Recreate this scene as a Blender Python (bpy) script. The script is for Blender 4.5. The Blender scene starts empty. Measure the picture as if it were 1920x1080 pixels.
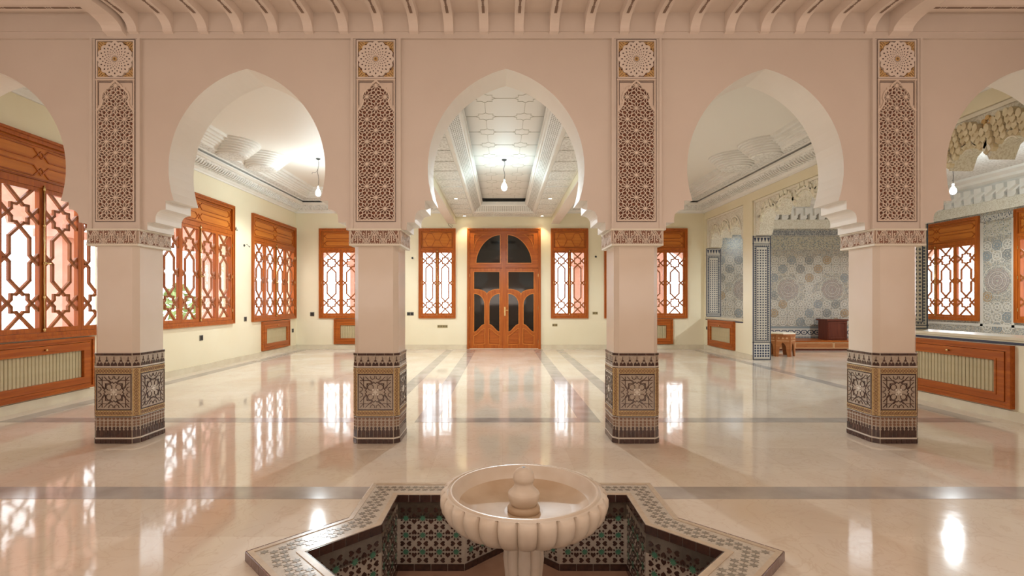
import bpy, bmesh, math, random
from mathutils import Vector, Matrix
from mathutils.geometry import tessellate_polygon
PI = math.pi
random.seed(7)
S = bpy.context.scene
C = S.collection

# ------------------------------------------------------------------ camera
cd = bpy.data.cameras.new('camera'); cam = bpy.data.objects.new('camera', cd); C.objects.link(cam)
cam.location = (0, 0, 1.4); cam.rotation_euler = (PI/2, 0, 0)
cd.sensor_width = 36; cd.lens = 945/1920*36
cd.shift_x = 18/1920; cd.shift_y = 25/1920
cd.clip_start = .05; cd.clip_end = 300
S.camera = cam
# ------------------------------------------------------------------ world, lights, exposure
W = bpy.data.worlds.new('overcast_sky'); S.world = W; W.use_nodes = True
bg = W.node_tree.nodes['Background']; bg.inputs[0].default_value = (1, .98, .96, 1); bg.inputs[1].default_value = 4.0
S.view_settings.view_transform = 'Standard'; S.view_settings.look = 'None'
S.view_settings.gamma = 1; S.view_settings.exposure = 0.16; S.view_settings.use_curve_mapping = False
S.cycles.use_denoising = True; S.cycles.max_bounces = 5; S.cycles.diffuse_bounces = 4; S.cycles.glossy_bounces = 2
S.cycles.transparent_max_bounces = 6; S.cycles.use_adaptive_sampling = True; S.cycles.adaptive_threshold = .08; S.cycles.adaptive_min_samples = 16; S.cycles.caustics_reflective = False; S.cycles.caustics_refractive = False
S.cycles.sample_clamp_indirect = 6

def area(name, loc, rot, sx, sy, power, col):
    l = bpy.data.lights.new(name, 'AREA'); l.shape = 'RECTANGLE'; l.size = sx; l.size_y = sy; l.energy = power; l.color = col
    o = bpy.data.objects.new(name, l); C.objects.link(o); o.location = loc; o.rotation_euler = rot
    return o
# added fill lamps for assumed daylight around the camera; the walls have no openings
area('rear_fill', (0, -4.35, 2.1), (PI/2+.8, 0, 0), 9.5, 2.6, 172, (1, .86, .76))  # added fill lamp tilted up to brighten ceiling and arcade; the wall has no window
area('overhead_fill', (0, 1.5, 4.12), (0, 0, 0), 3.0, 2.6, 32, (1, .90, .78))  # added fill lamp to brighten the floor; the ceiling has no opening here
area('side_fill', (-5.9, .2, 2.2), (0, -PI/2, 0), 2.4, 5.0, 35, (1, .86, .78))  # added fill lamp; the left side wall has no window
area('side_fill', (5.8, .2, 2.2), (0, PI/2, 0), 2.4, 5.0, 35, (1, .84, .74))  # added fill lamp on the opposite side; this wall is solid too

BULB = 170.0      # strength of the white lamp bulbs
BEAM = 160.0      # light the bulbs throw downwards
# ------------------------------------------------------------------ materials
MATS = {}
def mat(name, col, rough=.5, col2=None, scale=4.0, detail=4, bump=0.0, bscale=40, spec=.5, metal=0, stretch=(1, 1, 1), coat=0, mixpos=(.35, .65)):
    if name in MATS: return MATS[name]
    m = bpy.data.materials.new(name); m.use_nodes = True; nt = m.node_tree; b = nt.nodes['Principled BSDF']
    b.inputs['Base Color'].default_value = (*col, 1); b.inputs['Roughness'].default_value = rough
    b.inputs['Specular IOR Level'].default_value = spec; b.inputs['Metallic'].default_value = metal
    if coat: b.inputs['Coat Weight'].default_value = coat; b.inputs['Coat Roughness'].default_value = .08
    tc = nt.nodes.new('ShaderNodeTexCoord'); mp = nt.nodes.new('ShaderNodeMapping'); mp.inputs['Scale'].default_value = stretch
    nt.links.new(tc.outputs['Object'], mp.inputs['Vector'])
    if col2:
        n = nt.nodes.new('ShaderNodeTexNoise'); n.inputs['Scale'].default_value = scale; n.inputs['Detail'].default_value = detail
        r = nt.nodes.new('ShaderNodeValToRGB'); r.color_ramp.elements[0].position = mixpos[0]; r.color_ramp.elements[1].position = mixpos[1]
        r.color_ramp.elements[0].color = (*col, 1); r.color_ramp.elements[1].color = (*col2, 1)
        nt.links.new(mp.outputs[0], n.inputs['Vector']); nt.links.new(n.outputs['Fac'], r.inputs['Fac']); nt.links.new(r.outputs[0], b.inputs['Base Color'])
    if bump:
        n2 = nt.nodes.new('ShaderNodeTexNoise'); n2.inputs['Scale'].default_value = bscale; n2.inputs['Detail'].default_value = 3
        bp = nt.nodes.new('ShaderNodeBump'); bp.inputs['Strength'].default_value = bump; bp.inputs['Distance'].default_value = .01
        nt.links.new(mp.outputs[0], n2.inputs['Vector']); nt.links.new(n2.outputs['Fac'], bp.inputs['Height']); nt.links.new(bp.outputs[0], b.inputs['Normal'])
    MATS[name] = m
    return m
def emit(name, col, s):
    m = bpy.data.materials.new(name); m.use_nodes = True; nt = m.node_tree; nt.nodes.clear()
    e = nt.nodes.new('ShaderNodeEmission'); e.inputs[0].default_value = (*col, 1); e.inputs[1].default_value = s
    o = nt.nodes.new('ShaderNodeOutputMaterial'); nt.links.new(e.outputs[0], o.inputs[0]); MATS[name] = m
    return m
def glass(name, col, gloss):
    m = bpy.data.materials.new(name); m.use_nodes = True; nt = m.node_tree; nt.nodes.clear()
    t = nt.nodes.new('ShaderNodeBsdfTransparent'); t.inputs[0].default_value = (*col, 1)
    g = nt.nodes.new('ShaderNodeBsdfGlossy'); g.inputs['Roughness'].default_value = .03
    x = nt.nodes.new('ShaderNodeMixShader'); x.inputs[0].default_value = gloss
    o = nt.nodes.new('ShaderNodeOutputMaterial'); nt.links.new(t.outputs[0], x.inputs[1]); nt.links.new(g.outputs[0], x.inputs[2]); nt.links.new(x.outputs[0], o.inputs[0])
    MATS[name] = m
    return m
def marble(name, c1, c2, c3, rough):
    m = bpy.data.materials.new(name); m.use_nodes = True; nt = m.node_tree; b = nt.nodes['Principled BSDF']; L = nt.links.new
    tc = nt.nodes.new('ShaderNodeTexCoord')
    n1 = nt.nodes.new('ShaderNodeTexNoise'); n1.inputs['Scale'].default_value = 1.1; n1.inputs['Detail'].default_value = 7; n1.inputs['Distortion'].default_value = .8
    L(tc.outputs['Object'], n1.inputs['Vector'])
    r1 = nt.nodes.new('ShaderNodeValToRGB'); e = r1.color_ramp.elements
    e[0].position = .3; e[0].color = (*c1, 1); e[1].position = .72; e[1].color = (*c2, 1)
    L(n1.outputs['Fac'], r1.inputs['Fac'])
    br = nt.nodes.new('ShaderNodeTexBrick'); br.offset = 0; br.inputs['Scale'].default_value = 1; br.inputs['Mortar Size'].default_value = .0012
    br.inputs['Brick Width'].default_value = .6; br.inputs['Row Height'].default_value = .6
    br.inputs['Color1'].default_value = (1, 1, 1, 1); br.inputs['Color2'].default_value = (.9, .87, .84, 1); br.inputs['Mortar'].default_value = (.83, .8, .77, 1)
    L(tc.outputs['Object'], br.inputs['Vector'])
    n2 = nt.nodes.new('ShaderNodeTexNoise'); n2.inputs['Scale'].default_value = 3.2; n2.inputs['Detail'].default_value = 9; n2.inputs['Distortion'].default_value = 2.5
    L(tc.outputs['Object'], n2.inputs['Vector'])
    r2 = nt.nodes.new('ShaderNodeValToRGB'); e = r2.color_ramp.elements
    e[0].position = .47; e[0].color = (0, 0, 0, 1); e[1].position = .5; e[1].color = (.35, .35, .35, 1)
    e2 = r2.color_ramp.elements.new(.53); e2.color = (0, 0, 0, 1)
    L(n2.outputs['Fac'], r2.inputs['Fac'])
    mx = nt.nodes.new('ShaderNodeMix'); mx.data_type = 'RGBA'; mx.inputs['B'].default_value = (*c3, 1)
    L(r2.outputs[0], mx.inputs['Factor']); L(r1.outputs[0], mx.inputs['A'])
    ml = nt.nodes.new('ShaderNodeMix'); ml.data_type = 'RGBA'; ml.blend_type = 'MULTIPLY'; ml.inputs['Factor'].default_value = .8
    L(mx.outputs['Result'], ml.inputs['A']); L(br.outputs['Color'], ml.inputs['B']); L(ml.outputs['Result'], b.inputs['Base Color'])
    rr = nt.nodes.new('ShaderNodeMapRange'); rr.inputs['To Min'].default_value = rough*.7; rr.inputs['To Max'].default_value = rough*1.5
    L(n1.outputs['Fac'], rr.inputs['Value']); L(rr.outputs[0], b.inputs['Roughness'])
    bp = nt.nodes.new('ShaderNodeBump'); bp.inputs['Strength'].default_value = .035; bp.inputs['Distance'].default_value = .02
    n3 = nt.nodes.new('ShaderNodeTexNoise'); n3.inputs['Scale'].default_value = 5; L(tc.outputs['Object'], n3.inputs['Vector'])
    L(n3.outputs['Fac'], bp.inputs['Height']); L(bp.outputs[0], b.inputs['Normal'])
    MATS[name] = m
    return m
def wood(name, c1, c2, rough=.32, axis=2, sc=1.0):
    m = bpy.data.materials.new(name); m.use_nodes = True; nt = m.node_tree; b = nt.nodes['Principled BSDF']; L = nt.links.new
    tc = nt.nodes.new('ShaderNodeTexCoord'); mp = nt.nodes.new('ShaderNodeMapping')
    st = [28*sc]*3; st[axis] = 1.6*sc; mp.inputs['Scale'].default_value = st
    L(tc.outputs['Object'], mp.inputs['Vector'])
    n = nt.nodes.new('ShaderNodeTexNoise'); n.inputs['Scale'].default_value = 1; n.inputs['Detail'].default_value = 6; n.inputs['Distortion'].default_value = .6
    L(mp.outputs[0], n.inputs['Vector'])
    r = nt.nodes.new('ShaderNodeValToRGB'); e = r.color_ramp.elements
    e[0].position = .32; e[0].color = (*c1, 1); e[1].position = .7; e[1].color = (*c2, 1)
    L(n.outputs['Fac'], r.inputs['Fac']); L(r.outputs[0], b.inputs['Base Color'])
    b.inputs['Roughness'].default_value = rough; b.inputs['Specular IOR Level'].default_value = .3
    MATS[name] = m
    return m
def mosaic(name, cols, scale, rough=.22, grout=(.55, .52, .46)):
    """small glazed cut tiles: random colours per cell with pale joints"""
    m = bpy.data.materials.new(name); m.use_nodes = True; nt = m.node_tree; b = nt.nodes['Principled BSDF']; L = nt.links.new
    tc = nt.nodes.new('ShaderNodeTexCoord')
    v = nt.nodes.new('ShaderNodeTexVoronoi'); v.inputs['Scale'].default_value = scale; v.inputs['Randomness'].default_value = .35
    v2 = nt.nodes.new('ShaderNodeTexVoronoi'); v2.feature = 'DISTANCE_TO_EDGE'; v2.inputs['Scale'].default_value = scale; v2.inputs['Randomness'].default_value = .35
    L(tc.outputs['Object'], v.inputs['Vector']); L(tc.outputs['Object'], v2.inputs['Vector'])
    sp = nt.nodes.new('ShaderNodeSeparateColor'); L(v.outputs['Color'], sp.inputs[0])
    r = nt.nodes.new('ShaderNodeValToRGB'); r.color_ramp.interpolation = 'CONSTANT'; e = r.color_ramp.elements
    e[0].position = 0; e[0].color = (*cols[0], 1); e[1].position = 1/len(cols); e[1].color = (*cols[1], 1)
    for i, c in enumerate(cols[2:], 2):
        q = e.new(i/len(cols)); q.color = (*c, 1)
    L(sp.outputs[0], r.inputs['Fac'])
    g = nt.nodes.new('ShaderNodeMath'); g.operation = 'LESS_THAN'; g.inputs[1].default_value = .09; L(v2.outputs['Distance'], g.inputs[0])
    mx = nt.nodes.new('ShaderNodeMix'); mx.data_type = 'RGBA'; mx.inputs['B'].default_value = (*grout, 1)
    L(g.outputs[0], mx.inputs['Factor']); L(r.outputs[0], mx.inputs['A']); L(mx.outputs['Result'], b.inputs['Base Color'])
    b.inputs['Roughness'].default_value = rough
    MATS[name] = m
    return m
def checker(name, c1, c2, scale, rough=.25):
    m = bpy.data.materials.new(name); m.use_nodes = True; nt = m.node_tree; b = nt.nodes['Principled BSDF']; L = nt.links.new
    tc = nt.nodes.new('ShaderNodeTexCoord')
    br = nt.nodes.new('ShaderNodeTexBrick'); br.offset = 0; br.inputs['Scale'].default_value = scale; br.inputs['Mortar Size'].default_value = .16
    br.inputs['Brick Width'].default_value = 1; br.inputs['Row Height'].default_value = 1
    br.inputs['Color1'].default_value = (*c1, 1); br.inputs['Color2'].default_value = (*c1, 1); br.inputs['Mortar'].default_value = (*c2, 1)
    mp = nt.nodes.new('ShaderNodeMapping'); mp.inputs['Rotation'].default_value = (PI/2, 0, 0)
    L(tc.outputs['Object'], mp.inputs['Vector']); L(mp.outputs[0], br.inputs['Vector']); L(br.outputs['Color'], b.inputs['Base Color'])
    b.inputs['Roughness'].default_value = rough
    MATS[name] = m
    return m

mat('plaster', (.80, .70, .62), .55, (.76, .66, .58), 1.5, 3, .08, 25)
mat('arch_hall_lit', (.91, .87, .81), .45, (.89, .84, .77), 1.5, 3, .05, 20)  # plaster made lighter, with the brightness of the hall put into its colour
mat('shaft_plaster', (.80, .70, .60), .22, (.77, .66, .55), 2.0, 3, .05, 9, coat=.3)
mat('cream_wall', (.86, .78, .58), .42, (.83, .74, .53), .9, 4, .06, 14)
mat('white_stucco', (.86, .84, .80), .6, (.82, .79, .74), 3, 3, .1, 30)
mat('carved_stucco', (.84, .80, .70), .65, (.66, .60, .48), 40, 4, .9, 34, mixpos=(.45, .62))
mat('carved_white', (.84, .83, .80), .65, (.60, .58, .54), 24, 4, .9, 32, mixpos=(.45, .65))
mat('cream_stucco', (.86, .80, .68), .6)
mat('gold_stucco', (.72, .47, .20), .55, (.60, .36, .13), 30)
mat('lattice_plaster', (.80, .66, .55), .55)
mat('red_recess', (.22, .085, .05), .7, (.30, .12, .07), 20)
mat('capital_recess', (.30, .15, .10), .7)
mat('dark_line', (.10, .055, .04), .6)
mat('soffit_paint', (.30, .21, .16), .7)
mat('beam_plaster', (.90, .78, .69), .6)
marble('floor_marble', (.78, .665, .53), (.87, .79, .69), (.66, .51, .385), .06)
mat('grey_marble', (.40, .355, .32), .11, (.53, .48, .44), 3, 8)
mat('base_marble', (.74, .66, .50), .25, (.66, .57, .42), 4, 6)
mat('fountain_marble', (.74, .65, .55), .3, (.68, .57, .46), 6, 5, .03, 30)
mat('basin_stain', (.66, .52, .38), .45, (.54, .39, .26), 5, 5)
wood('wood_v', (.32, .068, .008), (.48, .125, .016))
wood('wood_h', (.32, .068, .008), (.48, .125, .016), axis=0)
wood('panel_wood', (.50, .145, .02), (.64, .22, .035), axis=0, sc=.7)
wood('lattice_wood', (.27, .075, .018), (.36, .12, .03))
wood('dark_wood', (.10, .022, .012), (.16, .04, .02), .4)
wood('carved_wood', (.30, .10, .03), (.44, .17, .06), .5, axis=0, sc=2)
mat('inlay', (.62, .38, .2), .5)
mat('slat_beige', (.53, .44, .26), .5, (.48, .39, .22), 8)
mat('slat_dark', (.20, .15, .07), .7)
mat('brass', (.75, .55, .25), .25, metal=1)
mat('dark_glass', (.012, .009, .007), .05, spec=.7)
glass('window_glass', (.97, .98, 1), .06)
mat('beige_tile', (.42, .34, .27), .2, (.50, .42, .34), 60, 1, coat=.2)
mat('white_tile', (.72, .66, .58), .2)
mat('yellow_tile', (.52, .35, .15), .22, (.64, .46, .23), 70, 1)
mat('dark_tile', (.045, .022, .020), .12, (.085, .04, .03), 25, coat=.3)
mat('brown_tile', (.20, .10, .06), .2, (.28, .16, .10), 40)
mat('green_tile', (.06, .20, .135), .15, (.10, .28, .19), 30, coat=.3)
mat('well_white', (.50, .45, .39), .25, (.58, .53, .46), 20)
mat('curb_cream', (.62, .50, .37), .25, (.54, .43, .32), 20)
mat('curb_base', (.54, .47, .39), .2, (.62, .55, .46), 45, 2)
mat('curb_star', (.23, .20, .165), .18, (.31, .27, .22), 40)
mat('purple_tile', (.16, .10, .10), .15, (.22, .15, .14), 15)
mat('terracotta_floor', (.34, .20, .14), .4, (.42, .26, .18), 6)
mosaic('zellige', [(.17, .165, .145), (.50, .45, .36), (.27, .27, .245), (.43, .34, .23), (.20, .21, .21), (.38, .37, .32)], 52, grout=(.50, .46, .40))
mosaic('zellige_band', [(.40, .36, .25), (.15, .18, .19), (.46, .42, .32), (.30, .27, .20)], 34)
mosaic('navy_band', [(.07, .085, .12), (.09, .11, .15), (.30, .31, .31)], 34)
checker('check_tile', (.035, .045, .09), (.62, .60, .56), 16)
checker('check_fine', (.07, .08, .11), (.52, .49, .42), 22)
mat('tile_navy', (.04, .05, .09), .2)
mat('tile_pale', (.60, .56, .49), .22)
mat('tile_blue', (.22, .225, .215), .2)
mat('tile_orange', (.40, .27, .15), .22)
mat('tile_grey', (.26, .29, .30), .2)
mat('tile_rose', (.36, .28, .26), .22)
mat('socket_plate', (.20, .18, .14), .4)
mat('socket_gold', (.36, .28, .12), .4)
mat('black', (.015, .015, .015), .5)
mat('white_plastic', (.8, .8, .78), .4)
mat('terracotta_wall', (.66, .36, .30), .8, (.72, .42, .36), 5)
mat('paving', (.62, .55, .46), .8)
mat('leaf_green', (.16, .26, .08), .7, (.24, .34, .12), 12)
mat('ceiling_white', (.86, .82, .76), .6)
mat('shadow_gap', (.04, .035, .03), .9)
emit('bulb_light', (.70, .95, 1), BULB); emit('bulb_light_strong', (.80, .96, 1), BULB*2.0)
emit('downlight_glow', (1, .86, .62), 40)

# ------------------------------------------------------------------ mesh helpers
class MB:
    def __init__(s): s.v = []; s.f = []
    def add(s, o, M=None):
        n = len(s.v)
        s.v += [tuple(M @ Vector(p)) for p in o.v] if M else list(o.v)
        s.f += [tuple(i+n for i in f) for f in o.f]
        return s
    def box(s, x0, x1, y0, y1, z0, z1):
        n = len(s.v)
        s.v += [(x, y, z) for z in (z0, z1) for y in (y0, y1) for x in (x0, x1)]
        s.f += [tuple(n+i for i in f) for f in ((0, 1, 3, 2), (4, 6, 7, 5), (0, 4, 5, 1), (2, 3, 7, 6), (0, 2, 6, 4), (1, 5, 7, 3))]
        return s
    def poly(s, outer, y0, y1, holes=(), plane='xz'):
        """a flat shape with holes, drawn in xz and given depth y0..y1 (or drawn in xy with height y0..y1)"""
        loops = [list(outer)] + [list(h) for h in holes]
        tri = tessellate_polygon([[Vector((p[0], p[1], 0)) for p in l] for l in loops])
        flat = [p for l in loops for p in l]; n = len(s.v); k = len(flat)
        mk = (lambda p, d: (p[0], d, p[1])) if plane == 'xz' else (lambda p, d: (p[0], p[1], d))
        s.v += [mk(p, y0) for p in flat] + [mk(p, y1) for p in flat]
        for t in tri:
            s.f.append((n+t[0], n+t[1], n+t[2])); s.f.append((n+k+t[2], n+k+t[1], n+k+t[0]))
        b = 0
        for l in loops:
            m = len(l)
            for i in range(m):
                a, c = n+b+i, n+b+(i+1) % m
                s.f.append((a, c, c+k, a+k))
            b += m
        return s
    def bar(s, a, b, w, y0, y1, ext=None):
        dx, dz = b[0]-a[0], b[1]-a[1]; L = math.hypot(dx, dz)
        if L < 1e-6: return s
        ux, uz = dx/L, dz/L; e = w*.35 if ext is None else ext; h = w/2
        P = [(a[0]-ux*e-uz*h, a[1]-uz*e+ux*h), (b[0]+ux*e-uz*h, b[1]+uz*e+ux*h), (b[0]+ux*e+uz*h, b[1]+uz*e-ux*h), (a[0]-ux*e+uz*h, a[1]-uz*e-ux*h)]
        n = len(s.v)
        s.v += [(p[0], y0, p[1]) for p in P] + [(p[0], y1, p[1]) for p in P]
        s.f += [(n, n+1, n+2, n+3), (n+4, n+7, n+6, n+5)] + [(n+i, n+4+i, n+4+(i+1) % 4, n+(i+1) % 4) for i in range(4)]
        return s
    def path(s, pts, w, y0, y1, closed=False):
        """a flat ribbon with mitred corners"""
        m = len(pts); n = len(s.v); h = w/2
        for i in range(m):
            p = pts[i]
            if closed: a, b = pts[i-1], pts[(i+1) % m]
            else: a, b = pts[max(i-1, 0)], pts[min(i+1, m-1)]
            d1 = Vector((p[0]-a[0], p[1]-a[1])); d2 = Vector((b[0]-p[0], b[1]-p[1]))
            if d1.length < 1e-7: d1 = d2
            if d2.length < 1e-7: d2 = d1
            d1.normalize(); d2.normalize(); t = d1+d2
            if t.length < 1e-5: t = d1.copy()
            t.normalize(); nn = Vector((-t.y, t.x)); c = max(.35, nn.dot(Vector((-d1.y, d1.x))))
            q = nn*(h/c)
            s.v += [(p[0]+q.x, y0, p[1]+q.y), (p[0]-q.x, y0, p[1]-q.y), (p[0]-q.x, y1, p[1]-q.y), (p[0]+q.x, y1, p[1]+q.y)]
        for i in range(m if closed else m-1):
            a = n+4*i; b = n+4*((i+1) % m)
            for k in range(4): s.f.append((a+k, a+(k+1) % 4, b+(k+1) % 4, b+k))
        if not closed:
            s.f.append((n, n+1, n+2, n+3)); e = n+4*(m-1); s.f.append((e+3, e+2, e+1, e))
        return s
    def tube(s, pts, r, seg=8):
        pts = [Vector(p) for p in pts]; n = len(s.v); m = len(pts); rs = r if isinstance(r, (list, tuple)) else [r]*m
        for i, p in enumerate(pts):
            t = (pts[min(i+1, m-1)]-pts[max(i-1, 0)]).normalized()
            u = t.orthogonal().normalized() if abs(t.z) < .95 else Vector((1, 0, 0)); u = (u-t*u.dot(t)).normalized(); w = t.cross(u)
            for k in range(seg):
                a = 2*PI*k/seg; s.v.append(tuple(p+(u*math.cos(a)+w*math.sin(a))*rs[i]))
        for i in range(m-1):
            for k in range(seg):
                s.f.append((n+i*seg+k, n+i*seg+(k+1) % seg, n+(i+1)*seg+(k+1) % seg, n+(i+1)*seg+k))
        s.f.append(tuple(n+k for k in range(seg))); s.f.append(tuple(n+(m-1)*seg+k for k in reversed(range(seg))))
        return s
    def lathe(s, prof, seg=32, lobes=0, amt=0, power=.5):
        n = len(s.v)
        for p in prof:
            r, z = p[0], p[1]; k = p[2] if len(p) > 2 else 0
            for i in range(seg):
                a = 2*PI*i/seg; q = r
                if lobes and k: q = r*(1-k*amt*(1-abs(math.cos(lobes*a/2))**power))
                s.v.append((q*math.cos(a), q*math.sin(a), z))
        for j in range(len(prof)-1):
            for i in range(seg):
                s.f.append((n+j*seg+i, n+j*seg+(i+1) % seg, n+(j+1)*seg+(i+1) % seg, n+(j+1)*seg+i))
        s.f.append(tuple(n+i for i in reversed(range(seg)))); e = n+(len(prof)-1)*seg; s.f.append(tuple(e+i for i in range(seg)))
        return s
    def sweep(s, x0, x1, y0, y1, prof):
        """a moulding run round the inside of a rectangle: prof = (distance in from the wall, height)"""
        n = len(s.v)
        for o, z in prof: s.v += [(x0+o, y0+o, z), (x1-o, y0+o, z), (x1-o, y1-o, z), (x0+o, y1-o, z)]
        for j in range(len(prof)-1):
            for k in range(4):
                s.f.append((n+4*j+k, n+4*j+(k+1) % 4, n+4*j+4+(k+1) % 4, n+4*j+4+k))
        return s
    def mesh(s, name, smooth=False):
        me = bpy.data.meshes.new(name); me.from_pydata(s.v, [], s.f)
        bm = bmesh.new(); bm.from_mesh(me); bmesh.ops.recalc_face_normals(bm, faces=bm.faces); bm.to_mesh(me); bm.free()
        if smooth:
            for p in me.polygons: p.use_smooth = True
            if smooth != True: me.set_sharp_from_angle(angle=smooth)
        return me
    def build(s, name, m, parent=None, smooth=False, kind=None, loc=None, rz=0):
        me = s.mesh(name, smooth); me.materials.append(MATS[m])
        return put(name, me, parent, loc, rz, kind)
def put(name, me, parent=None, loc=None, rz=0, kind=None):
    o = bpy.data.objects.new(name, me); C.objects.link(o)
    if parent: o.parent = parent
    if loc: o.location = loc
    if rz: o.rotation_euler = (0, 0, rz)
    if kind: o['kind'] = kind
    return o
def empty(name, loc=(0, 0, 0), rz=0, parent=None):
    o = bpy.data.objects.new(name, None); C.objects.link(o); o.location = loc; o.rotation_euler = (0, 0, rz); o.empty_display_size = .1
    if parent: o.parent = parent
    return o
def tag(o, label, cat, group=None, kind=None):
    o['label'] = label; o['category'] = cat
    if group: o['group'] = group
    if kind: o['kind'] = kind
    return o
def copy_tree(o, parent=None):
    c = o.copy(); C.objects.link(c)
    if parent: c.parent = parent
    for ch in KIDS(o): copy_tree(ch, c)
    return c
def KIDS(o): return [x for x in list(o.children)]
def rect(x0, x1, z0, z1): return [(x0, z0), (x1, z0), (x1, z1), (x0, z1)]
def circle(cx, cz, r, n=16, a0=0): return [(cx+r*math.cos(a0+2*PI*i/n), cz+r*math.sin(a0+2*PI*i/n)) for i in range(n)]
def star(cx, cz, r, r2, n, a0=0): return [(cx+(r if i % 2 == 0 else r2)*math.cos(a0+PI*i/n), cz+(r if i % 2 == 0 else r2)*math.sin(a0+PI*i/n)) for i in range(2*n)]
def khatam(L):
    """eight-pointed star of two crossed squares, as an outline of 16 points"""
    t = L*(math.sqrt(2)-1); s2 = L*math.sqrt(2); base = [(s2, 0), (L, t), (L, L), (t, L)]; out = []
    for k in range(4):
        c, s_ = round(math.cos(k*PI/2)), round(math.sin(k*PI/2))
        out += [(c*x-s_*y, s_*x+c*y) for x, y in base]
    return out

# ------------------------------------------------------------------ measures of the place
XL, XR, YB = -6.1, 5.97, 14.9          # hall walls
YF, YA = 4.96, 5.40                    # front and back face of the arcade
XA, YAB = 12.0, 15.3                   # outer wall and end wall of the tiled side room
AX = .037; BAY = 2.57                  # arcade axis and spacing
COLX = [AX+BAY*k for k in (-1.5, -.5, .5, 1.5)]
HC = 4.6                               # hall ceiling
RW = .44
FX, FY = .0675, 2.72                   # fountain centre
LO, LI = 1.029, .80                    # outer and inner star of the basin

# ================================================================== SETTING
# floor with the star-shaped well cut out
b = MB(); hole = [(FX+x, FY+y) for x, y in khatam(LI)]
b.poly([(XL-.3, -4.8), (XA+.3, -4.8), (XA+.3, YAB+.3), (XL-.3, YAB+.3)], -.12, 0, [hole], 'xy')
floor = tag(b.build('floor', 'floor_marble'), 'polished cream marble floor with grey inlaid bands', 'floor', kind='structure')
def band(x0, x1, y0, y1): MB().box(x0, x1, y0, y1, -.004, .0015).build('marble_band', 'grey_marble', floor)
band(-4.4, FX-LO-.0, 3.57, 3.80); band(FX+LO, 4.6, 3.57, 3.80)
band(-1.016, 1.14, 5.83, 6.05); band(-1.016, -.765, 6.05, 14.5); band(.90, 1.14, 6.05, 14.5)
band(-5.85, -1.42, 5.83, 6.05); band(-5.85, -5.62, 6.05, 14.62); band(-1.62, -1.42, 6.05, 14.5)
band(1.54, 5.68, 5.83, 6.05); band(1.54, 1.75, 6.05, 14.5); band(5.46, 5.68, 6.05, 14.62)
band(-5.62, 5.46, 14.5, 14.62)

def wall(name, outer, holes, thick, m, loc, rz, label, cat='wall'):
    b = MB().poly(outer, 0, thick, holes)
    o = b.build(name, m); o.location = loc; o.rotation_euler = (0, 0, rz)
    return tag(o, label, cat, kind='structure')
# window list per wall: (centre, width, leaves)
WZ0, WZ1 = .90, 3.55
LEFTW = [(6.66, 2.56, 4), (10.12, 2.56, 4), (13.52, 2.56, 4)]
BACKW = [(-4.19, 2.44, 4), (-1.925, 1.09, 2), (1.98, 1.10, 2), (4.23, 2.45, 4)]
ANXW = [(13.93, 2.54, 4), (10.48, 2.60, 4), (7.0, 2.60, 4)]
DX0, DX1, DH = -1.04, 1.13, 3.55
wl = wall('wall_left', rect(YA-.2, YB+.3, 0, HC+.3), [rect(c-w/2+.02, c+w/2-.02, WZ0+.02, WZ1-.02) for c, w, n in LEFTW], .3, 'cream_wall', (XL, 0, 0), PI/2, 'pale yellow plaster wall with three wide lattice windows')
wb = wall('wall_back', [(XL-.3, 0), (DX0+.03, 0), (DX0+.03, DH-.03), (DX1-.03, DH-.03), (DX1-.03, 0), (XR+RW, 0), (XR+RW, HC+.3), (XL-.3, HC+.3)],
          [rect(c-w/2+.02, c+w/2-.02, WZ0+.02, WZ1-.02) for c, w, n in BACKW], .3, 'cream_wall', (0, YB, 0), 0, 'pale yellow end wall around the wooden double door')
# right hall wall: openings to the tiled room (local x runs towards the camera)
OPC, OPB, OPA = (12.5, 14.78), (8.1, 12.04), (5.45, 7.6)
OT = 3.80
def rx(y): return -y
holes_r = [rect(-OPC[1], -OPC[0], .92, OT), rect(-OPA[1], -OPA[0], .95, OT)]
outer_r = [(-YB-.3, 0), (-OPB[1], 0), (-OPB[1], OT), (-OPB[0], OT), (-OPB[0], 0), (-(YA-.2), 0), (-(YA-.2), HC+.3), (-YB-.3, HC+.3)]
wr = wall('wall_right', outer_r, holes_r, RW, 'cream_wall', (XR, 0, 0), -PI/2, 'pale yellow wall opening through stucco arches to the tiled room')
wa = wall('wall_annex_side', rect(-YAB-.3, -(YA-.2), 0, HC+.3), [rect(-c-w/2+.02, -c+w/2-.02, WZ0+.02, WZ1-.02) for c, w, n in ANXW], .3, 'zellige', (XA, 0, 0), -PI/2, 'grey blue tiled outer wall of the side room')
wab = wall('wall_annex_back', rect(XR+RW, XA, 0, HC+.3), [], .3, 'zellige', (0, YAB, 0), 0, 'grey mosaic end wall of the tiled side room')
wall('wall_annex_front', rect(XR+RW, XA+.3, 0, HC+.3), [], .2, 'cream_wall', (0, YA-.4, 0), 0, 'plaster wall closing the tiled room behind the arcade end')
# fountain room around the camera
wall('wall_rear', rect(-6.4, 6.3, 0, 4.6), [], .3, 'plaster', (0, -4.8, 0), 0, 'plaster wall behind the fountain room')
wall('wall_fountain_left', rect(-4.5, YF, 0, 4.6), [], .3, 'plaster', (XL-.0, 0, 0), PI/2, 'plaster side wall of the fountain room towards the lattice windows')
wall('wall_fountain_right', rect(-YF, 4.5, 0, 4.6), [], .3, 'plaster', (XR, 0, 0), -PI/2, 'plaster side wall of the fountain room towards the tiled room')
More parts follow.
